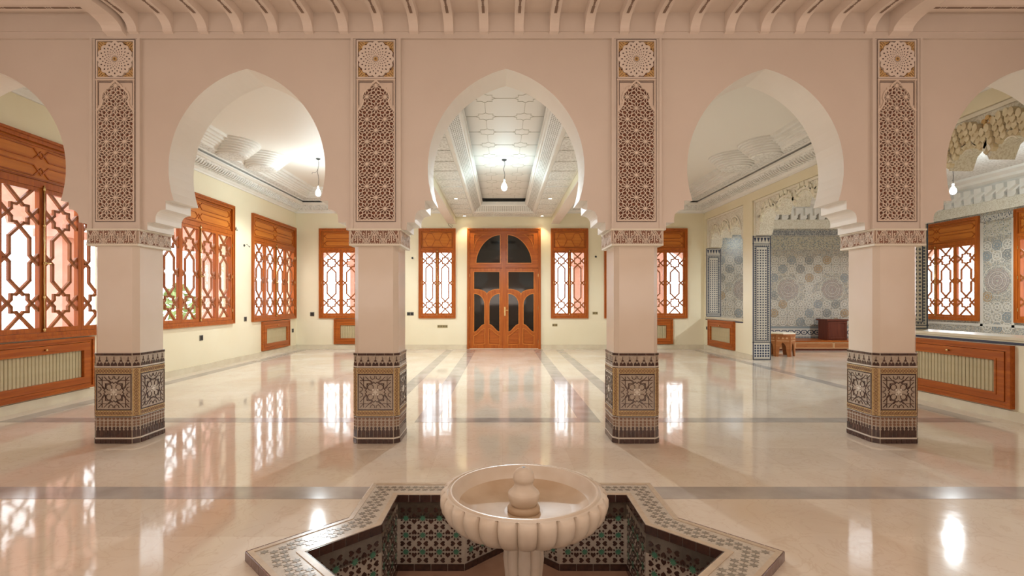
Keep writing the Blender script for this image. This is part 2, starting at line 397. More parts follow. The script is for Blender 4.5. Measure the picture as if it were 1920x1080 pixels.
# baseboards
def baseb(name, x0, x1, y0, y1, label):
    b = MB().box(x0, x1, y0, y1, 0, .105); b.box(x0-.003, x1+.003, y0-.003, y1+.003, .105, .118)
    tag(b.build(name, 'base_marble'), label, 'baseboard', kind='structure')
baseb('baseboard_left', XL, XL+.02, YA, YB, 'cream marble baseboard under the three wide windows')
baseb('baseboard_back_1', XL+.02, DX0-.02, YB-.02, YB, 'cream marble baseboard from the corner to the wooden door')
baseb('baseboard_back_2', DX1+.02, XR-.02, YB-.02, YB, 'cream marble baseboard from the wooden door to the tiled room')
baseb('baseboard_right_1', XR-.02, XR, OPB[1], YB, 'cream marble baseboard under the small tiled opening')
baseb('baseboard_right_2', XR-.02, XR, YA, OPB[0], 'cream marble baseboard under the large radiator cover by the arcade')

# ------------------------------------------------------------------ arcade wall
def arch_half():
    r, d, zc = 1.0116, .2346, 2.72; pts = []
    for i in range(25):
        z = 2.397+(3.704-2.397)*(1-(1-i/24)**1.6) if False else 2.397+(3.704-2.397)*math.sin(i/24*PI/2)
        pts.append((math.sqrt(max(r*r-(z-zc)**2, 0))-d, z))
    pts[-1] = (0, 3.704)
    corb = [(1.07, 2.108), (.985, 2.108), (.985, 2.182), (.905, 2.182), (.905, 2.225)]
    for i in range(1, 7):
        a = PI/2*i/6; corb.append((.905-.085*(1-math.cos(a)) , 2.225+.085*math.sin(a)))
    corb += [(.805, 2.313), (.805, 2.397)]
    return corb+pts
ah = arch_half()
def arch_path(cx): return [(cx-h, z) for h, z in ah[:-1]]+[(cx, 3.704)]+[(cx+h, z) for h, z in reversed(ah[:-1])]
bays = [AX+BAY*k for k in (-2, -1, 0, 1, 2)]
out = [(XL, HC)]
out += [(XL, 2.108)]
for cx in bays:
    p = arch_path(cx)
    if cx == bays[0]: p = [(max(x, XL+.001), z) for x, z in p]; p = [q for i, q in enumerate(p) if i == 0 or abs(q[0]-p[i-1][0])+abs(q[1]-p[i-1][1]) > 1e-5]
    if cx == bays[-1]: p = [(min(x, XR-.001), z) for x, z in p]; p = [q for i, q in enumerate(p) if i == 0 or abs(q[0]-p[i-1][0])+abs(q[1]-p[i-1][1]) > 1e-5]
    out += p
out += [(XR, 2.108), (XR, HC)]
out = [q for i, q in enumerate(out) if i == 0 or abs(q[0]-out[i-1][0])+abs(q[1]-out[i-1][1]) > 1e-5]
b = MB().poly(out, YF+.035, YA)
wc_o = b.build('wall_arcade', 'plaster'); wc_o.data.materials.append(MATS['arch_hall_lit'])
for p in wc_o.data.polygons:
    if p.normal.y > -.5: p.material_index = 1      # soffits, corbels and hall side: hall light put in as lighter cream
wc = tag(wc_o, 'pinkish plaster arcade wall with five pointed horseshoe arches', 'wall', kind='structure')
MB().box(XL, XR, YF-.0, YF+.035, 3.99, 4.05).box(XL, XR, YF-.012, YF+.035, 4.05, 4.25).build('cornice_band', 'plaster', wc)

# ------------------------------------------------------------------ fountain-room ceiling: joists and girders
b = MB().box(-6.4, 6.3, -4.8, YF+.1, 4.235, 4.5)
cf = tag(b.build('ceiling_fountain_room', 'beam_plaster'), 'plaster ceiling with carved joists above the fountain', 'ceiling', kind='structure')
def joist_mesh():
    prof = [(-4.4, 4.38), (-4.4, 4.15), (4.76, 4.15)]
    for i in range(1, 9):
        a = PI/2*i/8; prof.append((4.76+.165*math.sin(a), 4.15-.10*(1-math.cos(a))))
    prof += [(4.925, 4.04), (4.96, 4.03), (4.96, 4.38)]
    m = MB().poly(prof, -.045, .045)
    return MB().add(m, Matrix.Rotation(PI/2, 4, 'Z'))     # local x -> y
jm = joist_mesh().mesh('joist'); jm.materials.append(MATS['beam_plaster'])
def cartouche(y0, y1):
    """painted line of long bars and small knots on the underside of a joist, run along y"""
    b = MB(); d = MB(); y = y1; L = .17
    while y > y0:
        a = max(y-L, y0)
        b.poly([(y, -.006), (y-.012, -.013), (a+.012, -.013), (a, -.006), (a, .006), (a+.012, .013), (y-.012, .013), (y, .006)], 0, .003)
        y = a-.004
        for k in range(2):
            b.poly(circle(y-.012, 0, .011, 8), 0, .003); y -= .024
        y -= .004
    return b
R90 = Matrix(((0, 0, 1, 0), (1, 0, 0, 0), (0, 1, 0, 0), (0, 0, 0, 1)))
ct = cartouche(3.0, 4.87)
ctm = MB().add(ct, R90); 
cm = ctm.mesh('painted_line'); cm.materials.append(MATS['soffit_paint'])
for k in range(-10, 12):
    x = -.181+.344*k
    if -3.66 < x < 3.8:
        j = put('joist', jm, cf, (x, 0, 0)); put('painted_line', cm, j, (0, -.02, 4.146))
def girder(x0, x1):
    prof = [(-4.4, 4.38), (-4.4, 4.11), (4.7, 4.11)]
    for i in range(1, 7):
        a = PI/2*i/6; prof.append((4.7+.2*math.sin(a), 4.11-.08*(1-math.cos(a))))
    prof += [(4.96, 4.01), (4.96, 4.38)]
    m = MB().poly(prof, -x1, -x0); MB().add(m, Matrix.Rotation(PI/2, 4, 'Z')).build('girder', 'beam_plaster', cf)
girder(-3.89, -3.70); girder(3.80, 3.99)
for x0, x1 in ((-6.1, -3.89), (3.99, 5.97)):
    for y in (4.79, 4.44, 4.1, 3.76):
        j = MB().box(x0, x1, y-.05, y+.05, 4.19, 4.38).build('joist', 'beam_plaster', cf)
        c2 = cartouche(x0, x1); R2 = Matrix(((1, 0, 0, 0), (0, 0, 1, y), (0, 1, 0, 4.1875), (0, 0, 0, 1)))
        MB().add(c2, R2).build('painted_line', 'soffit_paint', j)

# ------------------------------------------------------------------ hall ceiling
b = MB().box(XL-.3, XR+RW, YA, YB+.3, HC, HC+.2)
ch = tag(b.build('ceiling_hall', 'ceiling_white'), 'white moulded hall ceiling in three bays', 'ceiling', kind='structure')
cx = AX
BX0, BX1 = cx-1.42, cx+1.42            # inner faces of the beams
TX, TY0, TY1 = .84, 5.75, 14.1
b = MB().poly(rect(BX0, BX1, YA, YB), 3.90, 3.93, [rect(cx-TX, cx+TX, TY0, TY1)], 'xy')
sof = b.build('soffit', 'white_stucco', ch)
b = MB().sweep(cx-TX, cx+TX, TY0, TY1, [(-.02, 3.9), (-.02, 3.885), (.015, 3.885), (.02, 3.90), (.20, 4.04), (.22, 4.035), (.24, 4.06), (.24, 4.10), (.26, 4.10), (.26, 4.14), (.2, 4.14)])
b.build('tray_moulding', 'white_stucco', ch)
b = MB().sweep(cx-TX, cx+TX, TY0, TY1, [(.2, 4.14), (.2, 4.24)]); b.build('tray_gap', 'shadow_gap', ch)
tray = MB().box(cx-.7, cx+.7, TY0+.1, TY1-.1, 4.24, 4.27).build('tray_panel', 'ceiling_white', ch)
# pierced sloping band of the tray: rows of small openings
b = MB()
def on_slope(t, off=.002):     # t 0..1 across the band -> (distance in, z)
    return (.03+.16*t, 3.908+.124*t-off)
def slope_bits(ax):
    n = int((TY1-TY0)/.05)
    for i in range(n):
        y = TY0+.2+i*.05
        if y > TY1-.1: break
        for r in range(6):
            t0 = .06+r*.155+(.03 if i % 2 else 0); t1 = t0+.10
            (o0, z0), (o1, z1) = on_slope(t0), on_slope(t1)
            x0, x1 = (cx-TX+o0, cx-TX+o1) if ax < 0 else (cx+TX-o0, cx+TX-o1); k = len(b.v)
            b.v += [(x0, y, z0), ((x0+x1)/2, y-.017, (z0+z1)/2), (x1, y, z1), ((x0+x1)/2, y+.017, (z0+z1)/2)]; b.f.append((k, k+1, k+2, k+3))
slope_bits(-1); slope_bits(1)
for i in range(32):
    x = cx-TX+.06+i*.05
    if x > cx+TX-.05: break
    for r in range(6):
        t0 = .06+r*.155; (o0, z0), (o1, z1) = on_slope(t0), on_slope(t0+.1); y0, y1 = TY1-o0, TY1-o1; k = len(b.v)
        b.v += [(x, y0, z0), (x-.017, (y0+y1)/2, (z0+z1)/2), (x, y1, z1), (x+.017, (y0+y1)/2, (z0+z1)/2)]; b.f.append((k, k+1, k+2, k+3))
mat('pierced_dark', (.22, .19, .15), .8)
b.build('pierced_openings', 'pierced_dark', ch, kind='stuff')
# grooved star pattern of the tray ceiling
b = MB()
def tray_star(x, y):
    pts = star(x, y, .20, .13, 8, PI/8); b.path(pts, .009, 4.234, 4.241, True)
Z = []
for j in range(12):
    y = 6.35+j*.70
    for sx in (-.29, .29):
        pts = [(cx+sx+.155*(1.35 if i % 4 == 0 else 1)*math.cos(a)*(1 if i % 2 == 0 else .72), y+.16*math.sin(a)*(1 if i % 2 == 0 else .72)) for i, a in enumerate([k*PI/4/1 for k in range(8)])]
        pts = star(cx+sx, y, .155, .115, 8, 0)
        b.path(pts, .008, 0, .004, True)
        b.bar((cx+sx, y+.155), (cx+sx, y+.545), .008, 0, .004)
    b.bar((cx-.135, y), (cx+.135, y), .008, 0, .004); b.bar((cx-.60, y), (cx-.445, y), .008, 0, .004); b.bar((cx+.445, y), (cx+.6, y), .008, 0, .004)
SW = Matrix(((1, 0, 0, 0), (0, 0, 1, 0), (0, 1, 0, 4.236), (0, 0, 0, 1)))
mat('groove', (.62, .58, .51), .8)
MB().add(b, SW).build('star_grooves', 'groove', tray, kind='stuff')
# carved panels of the soffit
pm = MB().box(-.235, .235, -.29, .29, 3.885, 3.9).mesh('carved_panel'); pm.materials.append(MATS['carved_white'])
for j in range(14):
    for sx in (-1, 1): put('carved_panel', pm, sof, (cx+sx*1.135, 6.0+j*.655, 0))
pm2 = MB().box(-.28, .28, -.17, .17, 3.885, 3.9).mesh('carved_panel'); pm2.materials.append(MATS['carved_white'])
for k in (-1, 0, 1): put('carved_panel', pm2, sof, (cx+k*.6, 14.5, 0))
# beams between the bays
for s_ in (-1, 1):
    x0, x1 = sorted((cx+s_*1.42, cx+s_*1.63))
    bm_ = MB().box(x0, x1, YA, YB, 3.70, HC).build('beam', 'cream_wall', ch)
    MB().box(x0-.012, x1+.012, YA, YB, 3.69, 3.72).build('beam_soffit', 'plaster', bm_)
# side bays: cornice, shadow gap, upper moulding
PROF1 = [(0, 4.0), (.03, 4.0), (.035, 4.03), (.07, 4.05), (.09, 4.07)]
PROF2 = [(.09, 4.07), (.14, 4.09), (.24, 4.17), (.27, 4.20)]
PROF3 = [(.27, 4.20), (.30, 4.205), (.33, 4.225), (.35, 4.23), (.35, 4.262), (.2, 4.262)]
PROF4 = [(.2, 4.31), (.34, 4.31), (.36, 4.33)]
PROF5 = [(.36, 4.33), (.50, 4.36)]
PROF6 = [(.50, 4.36), (.52, 4.40), (.56, 4.40), (.57, 4.43), (.61, 4.43), (.62, 4.46), (.67, 4.46), (.68, 4.50), (.73, 4.50), (.74, 4.55), (.8, 4.55), (.82, HC)]
for nm, x0, x1, sg in (('l', XL, cx-1.63, -1), ('r', cx+1.63, XR, 1)):
    b = MB().sweep(x0, x1, YA, YB, PROF1); b.sweep(x0, x1, YA, YB, PROF3)
    cn = b.build('cornice', 'white_stucco', ch)
    MB().sweep(x0, x1, YA, YB, PROF2).build('carved_band', 'carved_white', cn)
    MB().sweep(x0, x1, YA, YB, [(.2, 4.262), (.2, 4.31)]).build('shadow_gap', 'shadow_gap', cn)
    up = MB().sweep(x0, x1, YA, YB, PROF4).sweep(x0, x1, YA, YB, PROF6).build('upper_moulding', 'white_stucco', ch)
    MB().sweep(x0, x1, YA, YB, PROF5).build('carved_band', 'carved_white', up)
    # leaf relief along the cornice face (real raised leaves)
    lf = MB()
    xs = x0 if sg < 0 else x1; d = 1 if sg < 0 else -1
    y = YA+.4
    while y < YB-.3:
        for (t0, t1, w) in ((.1, .9, .05),):
            p0 = (xs+d*.13, y, 4.083); p1 = (xs+d*.185, y+.05, 4.11); p2 = (xs+d*.245, y+.03, 4.166)
            lf.tube([p0, p1, p2], [.010, .017, .006], 5)
        y += .085
    x = x0+.4
    while x < x1-.3:
        lf.tube([(x, YB-.13, 4.083), (x+.05, YB-.185, 4.11), (x+.03, YB-.245, 4.166)], [.010, .017, .006], 5); x += .085
    lf.build('leaf_relief', 'white_stucco', cn, kind='stuff', smooth=True)
    # stepped round lobes of the ceiling medallion
    for (lx, ly, r0) in ((.80, 11.15, .52), (.62, 10.2, .50)):
        pr = []
        for i in range(7):
            r = r0-.2+i*.04*r0/.5; z = 4.33+i*.04
            pr += [(r, z), (r, z+.03)]
        pr = [(.02, 4.33)]+pr+[(pr[-1][0], HC+.06), (.02, HC+.06)]
        o = MB().lathe(pr, 40).build('ceiling_lobe', 'white_stucco', up, smooth=.6); o.location = (xs+d*lx, ly, 0)
        cvd = MB().lathe([(.01, 4.32), (r0-.24, 4.32), (r0-.22, 4.335), (.01, 4.335)], 24).build('carved_boss', 'carved_white', up); cvd.location = (xs+d*lx, ly, 0)

# tiled room ceiling
b = MB().box(XR+RW, XA+.3, YA-.4, YAB+.3, 4.45, 4.65)
ca = tag(b.build('ceiling_annex', 'carved_white'), 'white carved ceiling of the tiled side room', 'ceiling', kind='structure')
MB().sweep(XR+RW, XA, YA-.2, YAB, [(0, 4.2), (.1, 4.2), (.14, 4.26), (.3, 4.30), (.32, 4.36), (.5, 4.40), (.52, 4.46)]).build('cornice', 'white_stucco', ca)
# stalactite rows under the cornice
st = MB(); 
def niche(bm, x, y, z, rot):
    m = MB()
    m.poly([(-.14, 0), (-.14, .34), (.14, .34), (.14, .2), (.06, .14), (.06, .06), (0, 0)], -.10, 0)
    m.poly([(-.05, .12), (-.05, .34), (.14, .34), (.14, .24)], -.19, -.1)
    bm.add(m, Matrix.Translation((x, y, z)) @ Matrix.Rotation(rot, 4, 'Z'))
for i in range(34): niche(st, XA-.0, 15.1-i*.28, 3.86, -PI/2)
for i in range(19): niche(st, XR+RW+.2+i*.28, YAB, 3.86, 0)
st.build('stalactite_row', 'white_stucco', ca, kind='stuff')
fr = MB().box(XA-.04, XA, YA, YAB, 3.60, 3.88).box(XR+RW, XA-.04, YAB-.04, YAB, 3.60, 3.88)
fr.build('carved_frieze', 'carved_stucco', ca)


# ================================================================== WINDOWS, DOOR, RADIATOR COVERS
def lattice_segs(w, Hh):
    s_, a, t = .64*w, .45*w, .19*w; L = []; e = 1.3*w
    for sg in (1, -1):
        c = sg*(Hh-e); o = [(a, a), (a, t), (s_, 0), (a, -t), (a, -a), (t, -a), (0, -s_), (-t, -a), (-a, -a), (-a, -t), (-s_, 0), (-a, t), (-a, a), (-t, a), (0, s_), (t, a)]
        L += [((o[i][0], c+o[i][1]), (o[(i+1) % 16][0], c+o[(i+1) % 16][1])) for i in range(16)]
        for q in (1, -1):
            L += [((q*s_, c), (q*w, c+(w-s_))), ((q*s_, c), (q*w, c-(w-s_))), ((0, c+sg*s_), (q*(e-s_), sg*Hh)), ((0, c-sg*s_), (q*.55*w, c-sg*(s_+.55*w)))]
            L += [((q*.55*w, c-sg*(s_+.55*w)), (q*.55*w, sg*.2*w)), ((q*.55*w, sg*.2*w), (q*w, -sg*.25*w))]
    return L
WIN_CACHE = {}
def window(idx, width, n, loc, rz, label):
    H = WZ1-WZ0; root = empty('window_%d' % idx, loc, rz)
    tag(root, label, 'window', kind='structure')
    key = (round(width, 3), n)
    if key not in WIN_CACHE:
        h = width/2; P = {}
        f = MB().poly(rect(-h, h, 0, H), -.045, .12, [rect(-h+.075, h-.075, .085, H-.085)])
        f.poly(rect(-h-.0, h+.0, 0, H), -.06, -.045, [rect(-h+.03, h-.03, .035, H-.035)])
        f.box(-h+.075, h-.075, -.04, .1, 1.99, 2.07)
        P['frame'] = f.mesh('frame'); P['frame'].materials.append(MATS['wood_v'])
        tp = MB().box(-h+.07, h-.07, .0, .05, 2.07, H-.08); P['panel'] = tp.mesh('transom_panel'); P['panel'].materials.append(MATS['panel_wood'])
        mo = MB(); px0, px1, pz0, pz1 = -h+.11, h-.11, 2.10, H-.115; zc = (pz0+pz1)/2
        mo.path(rect(px0, px1, pz0, pz1), .022, -.014, .002, True)
        k = max(2, n); step = (px1-px0)/k
        if n == 4:
            hl = (px1-px0)/2; hz = (pz1-pz0)/2; g = hz*.36
            for rz_ in (pz0+hz*.5, pz0+hz*1.5):
                for x_ in (px0, px0+hl):
                    for sg in (1, -1): mo.path([(x_, rz_+sg*g*.6), (x_+g*.5, rz_), (x_+g*1.4, rz_-sg*g*.9), (x_+hl-g*1.4, rz_-sg*g*.9), (x_+hl-g*.5, rz_), (x_+hl, rz_+sg*g*.6)], .016, -.012, .002)
        for i in range(k if n != 4 else 0):
            c = px0+step*(i+.5); r = min(step*.36, (pz1-pz0)*.36)
            mo.path([(c-step*.5, zc), (c-r, zc), (c-r*.4, pz1-.03), (c+r*.4, pz1-.03), (c+r, zc), (c+r*.4, pz0+.03), (c-r*.4, pz0+.03), (c-r, zc)], .014, -.012, .002)
            mo.bar((c+r, zc), (c+step*.5, zc), .014, -.012, .002)
        P['mould'] = mo.mesh('moulding'); P['mould'].materials.append(MATS['wood_h'])
        lw = (width-.15)/n; z0, z1 = .085, 1.99; ss = .052
        P['sash'] = MB().poly(rect(-lw/2+.002, lw/2-.002, z0+.002, z1-.002), -.03, .03, [rect(-lw/2+ss, lw/2-ss, z0+.065, z1-.055)]).mesh('sash'); P['sash'].materials.append(MATS['wood_v'])
        la = MB(); Hh = (z1-.055-z0-.065)/2; zm = (z1-.055+z0+.065)/2
        for a, c in lattice_segs(lw/2-ss, Hh): la.bar((a[0], zm+a[1]), (c[0], zm+c[1]), .034, -.02, .012)
        P['lat'] = la.mesh('lattice'); P['lat'].materials.append(MATS['lattice_wood'])
        P['pane'] = MB().box(-lw/2+ss-.01, lw/2-ss+.01, .018, .022, z0+.05, z1-.04).mesh('pane'); P['pane'].materials.append(MATS['window_glass'])
        rod = MB().tube([(0, 0, .10), (0, 0, 2.03)], .011, 8)
        for z in (.12, .55, 1.0, 1.5, 1.98): rod.tube([(0, 0, z-.02), (0, 0, z+.02)], .018, 8)
        rod.box(-.012, .012, -.03, 0, .99, 1.02); rod.tube([(-.0, -.03, 1.0), (.07, -.035, 1.0)], .008, 6)
        P['rod'] = rod.mesh('bolt_rod', True); P['rod'].materials.append(MATS['brass'])
        hg = MB()
        for z in (.3, 1.05, 1.75): hg.tube([(0, 0, z-.035), (0, 0, z+.035)], .009, 6)
        P['hinge'] = hg.mesh('hinge'); P['hinge'].materials.append(MATS['brass']); P['lw'] = lw
        WIN_CACHE[key] = P
    P = WIN_CACHE[key]; lw = P['lw']
    put('frame', P['frame'], root); tp = put('transom_panel', P['panel'], root); put('moulding', P['mould'], tp)
    for i in range(n):
        x = -width/2+.075+lw*(i+.5); sh = put('sash', P['sash'], root, (x, 0, 0)); put('lattice', P['lat'], sh); put('pane', P['pane'], sh)
    put('bolt_rod', P['rod'], root, (0, -.045, 0))
    for sx in (-1, 1): put('hinge', P['hinge'], root, (sx*(width/2-.078), -.04, 0))
    return root
wi = 1
LB = ['wide lattice window beside the large radiator cover at the image edge', 'wide lattice window with no radiator cover beneath it, between two others', 'wide lattice window in the corner above the small radiator cover']
for (c, w, n), lb in zip(LEFTW, LB): window(wi, w, n, (XL, c, WZ0), PI/2, lb); wi += 1
LB = ['end-wall lattice window half hidden behind a column, near the window corner', 'narrow two-leaf lattice window with brass bolt, nearer the corner windows than the door', 'narrow two-leaf lattice window between the door and the tiled room', 'end-wall lattice window half hidden behind a column, near the tiled room']
for (c, w, n), lb in zip(BACKW, LB): window(wi, w, n, (c, YB, WZ0), 0, lb); wi += 1
LB = ['lattice window set in the tiled wall, nearest the end wall', 'lattice window in the tiled wall cut off by the picture edge', 'lattice window of the tiled room out beyond the picture edge']
for (c, w, n), lb in zip(ANXW, LB): window(wi, w, n, (XA, c, WZ0), -PI/2, lb); wi += 1

# double door
door = empty('door_1', ((DX0+DX1)/2, YB, 0)); tag(door, 'tall varnished wooden double door with arched transom and dark glass', 'door', kind='structure')
DW = (DX1-DX0)/2
def U(x): return (x-352)/263.4
def V(y): return max((1015-y)/263.4, .004)
b = MB().poly([(-DW, 0), (-DW, DH), (DW, DH), (DW, 0), (DW-.07, 0), (DW-.07, DH-.07), (-DW+.07, DH-.07), (-DW+.07, 0)], -.05, .12)
b.poly([(-DW, 0), (-DW, DH), (DW, DH), (DW, 0), (DW-.03, 0), (DW-.03, DH-.03), (-DW+.03, DH-.03), (-DW+.03, 0)], -.065, -.05)
b.build('frame', 'wood_v', door)
# transom with two quarter lunettes and corner panels
ZT = V(385); lun = []
def lunette(sx, ins=0):
    pts = [(sx*(U(380)+ins), V(350)+ins), (sx*(U(570)-ins*1.2), V(350)+ins)]
    for i in range(0, 13):
        a = i/12; x = U(570)-ins*1.2-(U(570)-U(380)-ins*2.2)*(1-math.cos(a*PI/2))**.92; z = V(350)+ins+(V(128)-V(350)-ins*2)*math.sin(a*PI/2)
        pts.append((sx*x, z))
    return pts[:1]+pts[1:-1]+[(sx*(U(380)+ins), V(128)-ins)]
def spandrel(sx, ins=0):
    pts = [(sx*(U(585)-ins), V(125)-ins), (sx*(U(490)+ins*2), V(125)-ins)]
    for i in range(1, 8):
        a = i/8; pts.append((sx*(U(490)+ins*1.4+(U(585)-U(490)-ins*1.6)*math.sin(a*PI/2)), V(125)-ins-(V(125)-V(255)-ins*3)*(1-math.cos(a*PI/2))))
    pts.append((sx*(U(585)-ins), V(255)+ins*2)); return pts
b = MB().poly(rect(-DW+.07, DW-.07, ZT, DH-.07), -.02, .04, [lunette(1), lunette(-1), spandrel(1), spandrel(-1)])
tr = b.build('transom', 'wood_h', door)
for sx in (1, -1):
    MB().poly(lunette(sx, -.008), .008, .014).build('pane', 'dark_glass', tr)
    MB().path(lunette(sx), .024, -.032, 0, True).build('bead', 'panel_wood', tr)
    MB().poly(spandrel(sx, -.005), .0, .02).poly(spandrel(sx, .03), -.012, 0).build('corner_panel', 'wood_h', tr); MB().path(spandrel(sx), .02, -.03, 0, True).build('bead', 'panel_wood', tr)
b = MB().box(-.055, .055, -.035, .02, V(395), V(118)); b.build('mullion', 'wood_v', door)
def leaf(sx):
    """door leaf; its outline is drawn for the half right of the meeting stile and mirrored for the other"""
    X = lambda x: sx*U(x)
    def up():      # upper glass, its sill dipping to a point in the middle
        p = [(X(384), V(415)), (X(586), V(415)), (X(586), V(552))]
        for i in range(1, 8):
            a = i/8; p.append((X(586-101*math.sin(a*PI/2)), V(552+43*(1-math.cos(a*PI/2)))))
        p.append((X(485), V(595)))
        for i in range(1, 8):
            a = 1-i/8; p.append((X(384+101*math.sin(a*PI/2)), V(552+43*(1-math.cos(a*PI/2)))))
        return p+[(X(384), V(552))]
    def low(side):  # lower glass, round-shouldered with a curved sill
        g = (lambda x: X(x)) if side == 0 else (lambda x: X(970-x))
        p = [(g(384), V(585))]
        for i in range(1, 9):
            a = i/8; p.append((g(384+84*math.sin(a*PI/2)), V(585+85*(1-math.cos(a*PI/2)))))
        p.append((g(468), V(825)))
        for i in range(1, 8):
            a = i/8; p.append((g(468-84*a), V(825+60*(.5-.5*math.cos(a*PI)))))
        return p+[(g(384), V(885))]
    def foot(side, ins=0):
        g = (lambda x: X(x)) if side == 0 else (lambda x: X(970-x)); k = ins*263
        p = [(g(384+k), V(985-k)), (g(384+k), V(912+k))]
        for i in range(1, 8):
            a = i/8; p.append((g(384+k+(86-2*k)*a), V(912+k-55*(.5-.5*math.cos(a*PI)))))
        return p+[(g(470-k), V(857+k)), (g(470-k), V(978-k))]
    o = rect(*sorted((sx*.004, sx*(DW-.072))), .01, ZT-.012)
    b = MB().poly(o, -.02, .03, [up(), low(0), low(1), foot(0), foot(1)])
    lf = b.build('door_leaf', 'wood_v', door)
    for q in (up(), low(0), low(1)):
        MB().poly(q, .006, .012).build('pane', 'dark_glass', lf); MB().path(q, .022, -.032, .0, True).build('bead', 'panel_wood', lf)
    for k in (0, 1):
        MB().poly(foot(k), .0, .02).poly(foot(k, .03), -.012, 0).build('foot_panel', 'wood_h', lf)
        MB().path(foot(k), .02, -.03, 0, True).build('bead', 'panel_wood', lf)
    return lf
lr = leaf(1); ll = leaf(-1)
MB().box(-.03, .03, -.034, -.02, .01, ZT-.012).build('meeting_stile', 'wood_v', door)
MB().box(-DW+.03, DW-.03, .06, .10, .0, DH-.03).build('light_stop_board', 'dark_wood', door)  # unseen board added to stop light leaking through the door gaps
MB().box(-DW, DW, -.02, .12, .0, .012).build('threshold', 'base_marble', door)
hd = MB().box(.008, .048, -.045, -.034, V(760), V(690)); hd.tube([(.028, -.045, V(715)), (.028, -.085, V(715)), (.13, -.088, V(716))], .009, 8)
hd.build('handle', 'brass', door)
hg = MB()
for sx in (-1, 1):
    for y in (445, 700, 960): hg.tube([(sx*(DW-.075), -.03, V(y+12)), (sx*(DW-.075), -.03, V(y-12))], .009, 6)
hg.build('hinge_row', 'brass', door)

# radiator covers
RAD = {}
def radiator(width, H, loc, rz, label):
    root = empty('radiator_cover', loc, rz); tag(root, label, 'radiator cover')
    k = round(width, 2)
    if k not in RAD:
        h = width/2; P = {}
        f = MB().poly(rect(-h, h, 0, H), -.045, .0, [rect(-h+.07, h-.07, .07, H-.07)]); f.poly(rect(-h, h, 0, H), -.06, -.045, [rect(-h+.035, h-.035, .035, H-.035)])
        P['f'] = f.mesh('frame'); P['f'].materials.append(MATS['wood_h'])
        d = MB().poly(rect(-h+.075, h-.075, .075, H-.075), -.055, -.0, [rect(-h+.19, h-.19, .17, H-.185)]); d.poly(rect(-h+.165, h-.165, .145, H-.16), -.062, -.055, [rect(-h+.19, h-.19, .17, H-.185)])
        P['d'] = d.mesh('door'); P['d'].materials.append(MATS['wood_h'])
        P['b'] = MB().box(-h+.18, h-.18, -.008, -.002, .16, H-.175).mesh('back_panel'); P['b'].materials.append(MATS['slat_dark'])
        x0, x1 = -h+.19, h-.19; n = max(6, int(round((x1-x0)/.052))); sw = (x1-x0)/n
        P['s'] = MB().poly([(-sw/2+.003, -.012), (-sw/2+.003, -.020), (-sw/2+.010, -.024), (sw/2-.010, -.024), (sw/2-.003, -.020), (sw/2-.003, -.012)], .165, H-.18, plane='xy').mesh('slat'); P['s'].materials.append(MATS['slat_beige'])
        P['x'] = [x0+sw*(i+.5) for i in range(n)]
        P['k'] = MB().lathe([(.004, 0), (.01, .0), (.009, .012), (.016, .02), (.016, .03), (.008, .036), (.002, .037)], 12).mesh('knob', True); P['k'].materials.append(MATS['brass'])
        RAD[k] = P
    P = RAD[k]
    put('frame', P['f'], root); d = put('cover_door', P['d'], root); put('back_panel', P['b'], root)
    for x in P['x']: put('slat', P['s'], d, (x, 0, 0))
    kn = put('knob', P['k'], d, (0, -.055, H-.125)); kn.rotation_euler = (PI/2, 0, 0)
    return root
radiator(1.62, .74, (XL, 6.66, .14), PI/2, 'large wooden radiator cover under the wide window, brass knob, cut by picture edge')
radiator(1.62, .74, (XL, 13.55, .14), PI/2, 'wooden radiator cover under the corner window on the long wall')
radiator(1.56, .74, (-4.19, YB, .14), 0, 'wooden radiator cover on the end wall, half hidden by a column near the windows')
radiator(1.60, .74, (4.23, YB, .14), 0, 'wooden radiator cover on the end wall mostly hidden behind a column, by tiled room')
radiator(1.62, .72, (XR, 13.72, .14), -PI/2, 'small wooden radiator cover below the tiled opening beside the tiled pier')
radiator(1.62, .74, (XR, 6.68, .14), -PI/2, 'large wooden radiator cover below the marble sill, opposite the left windows')

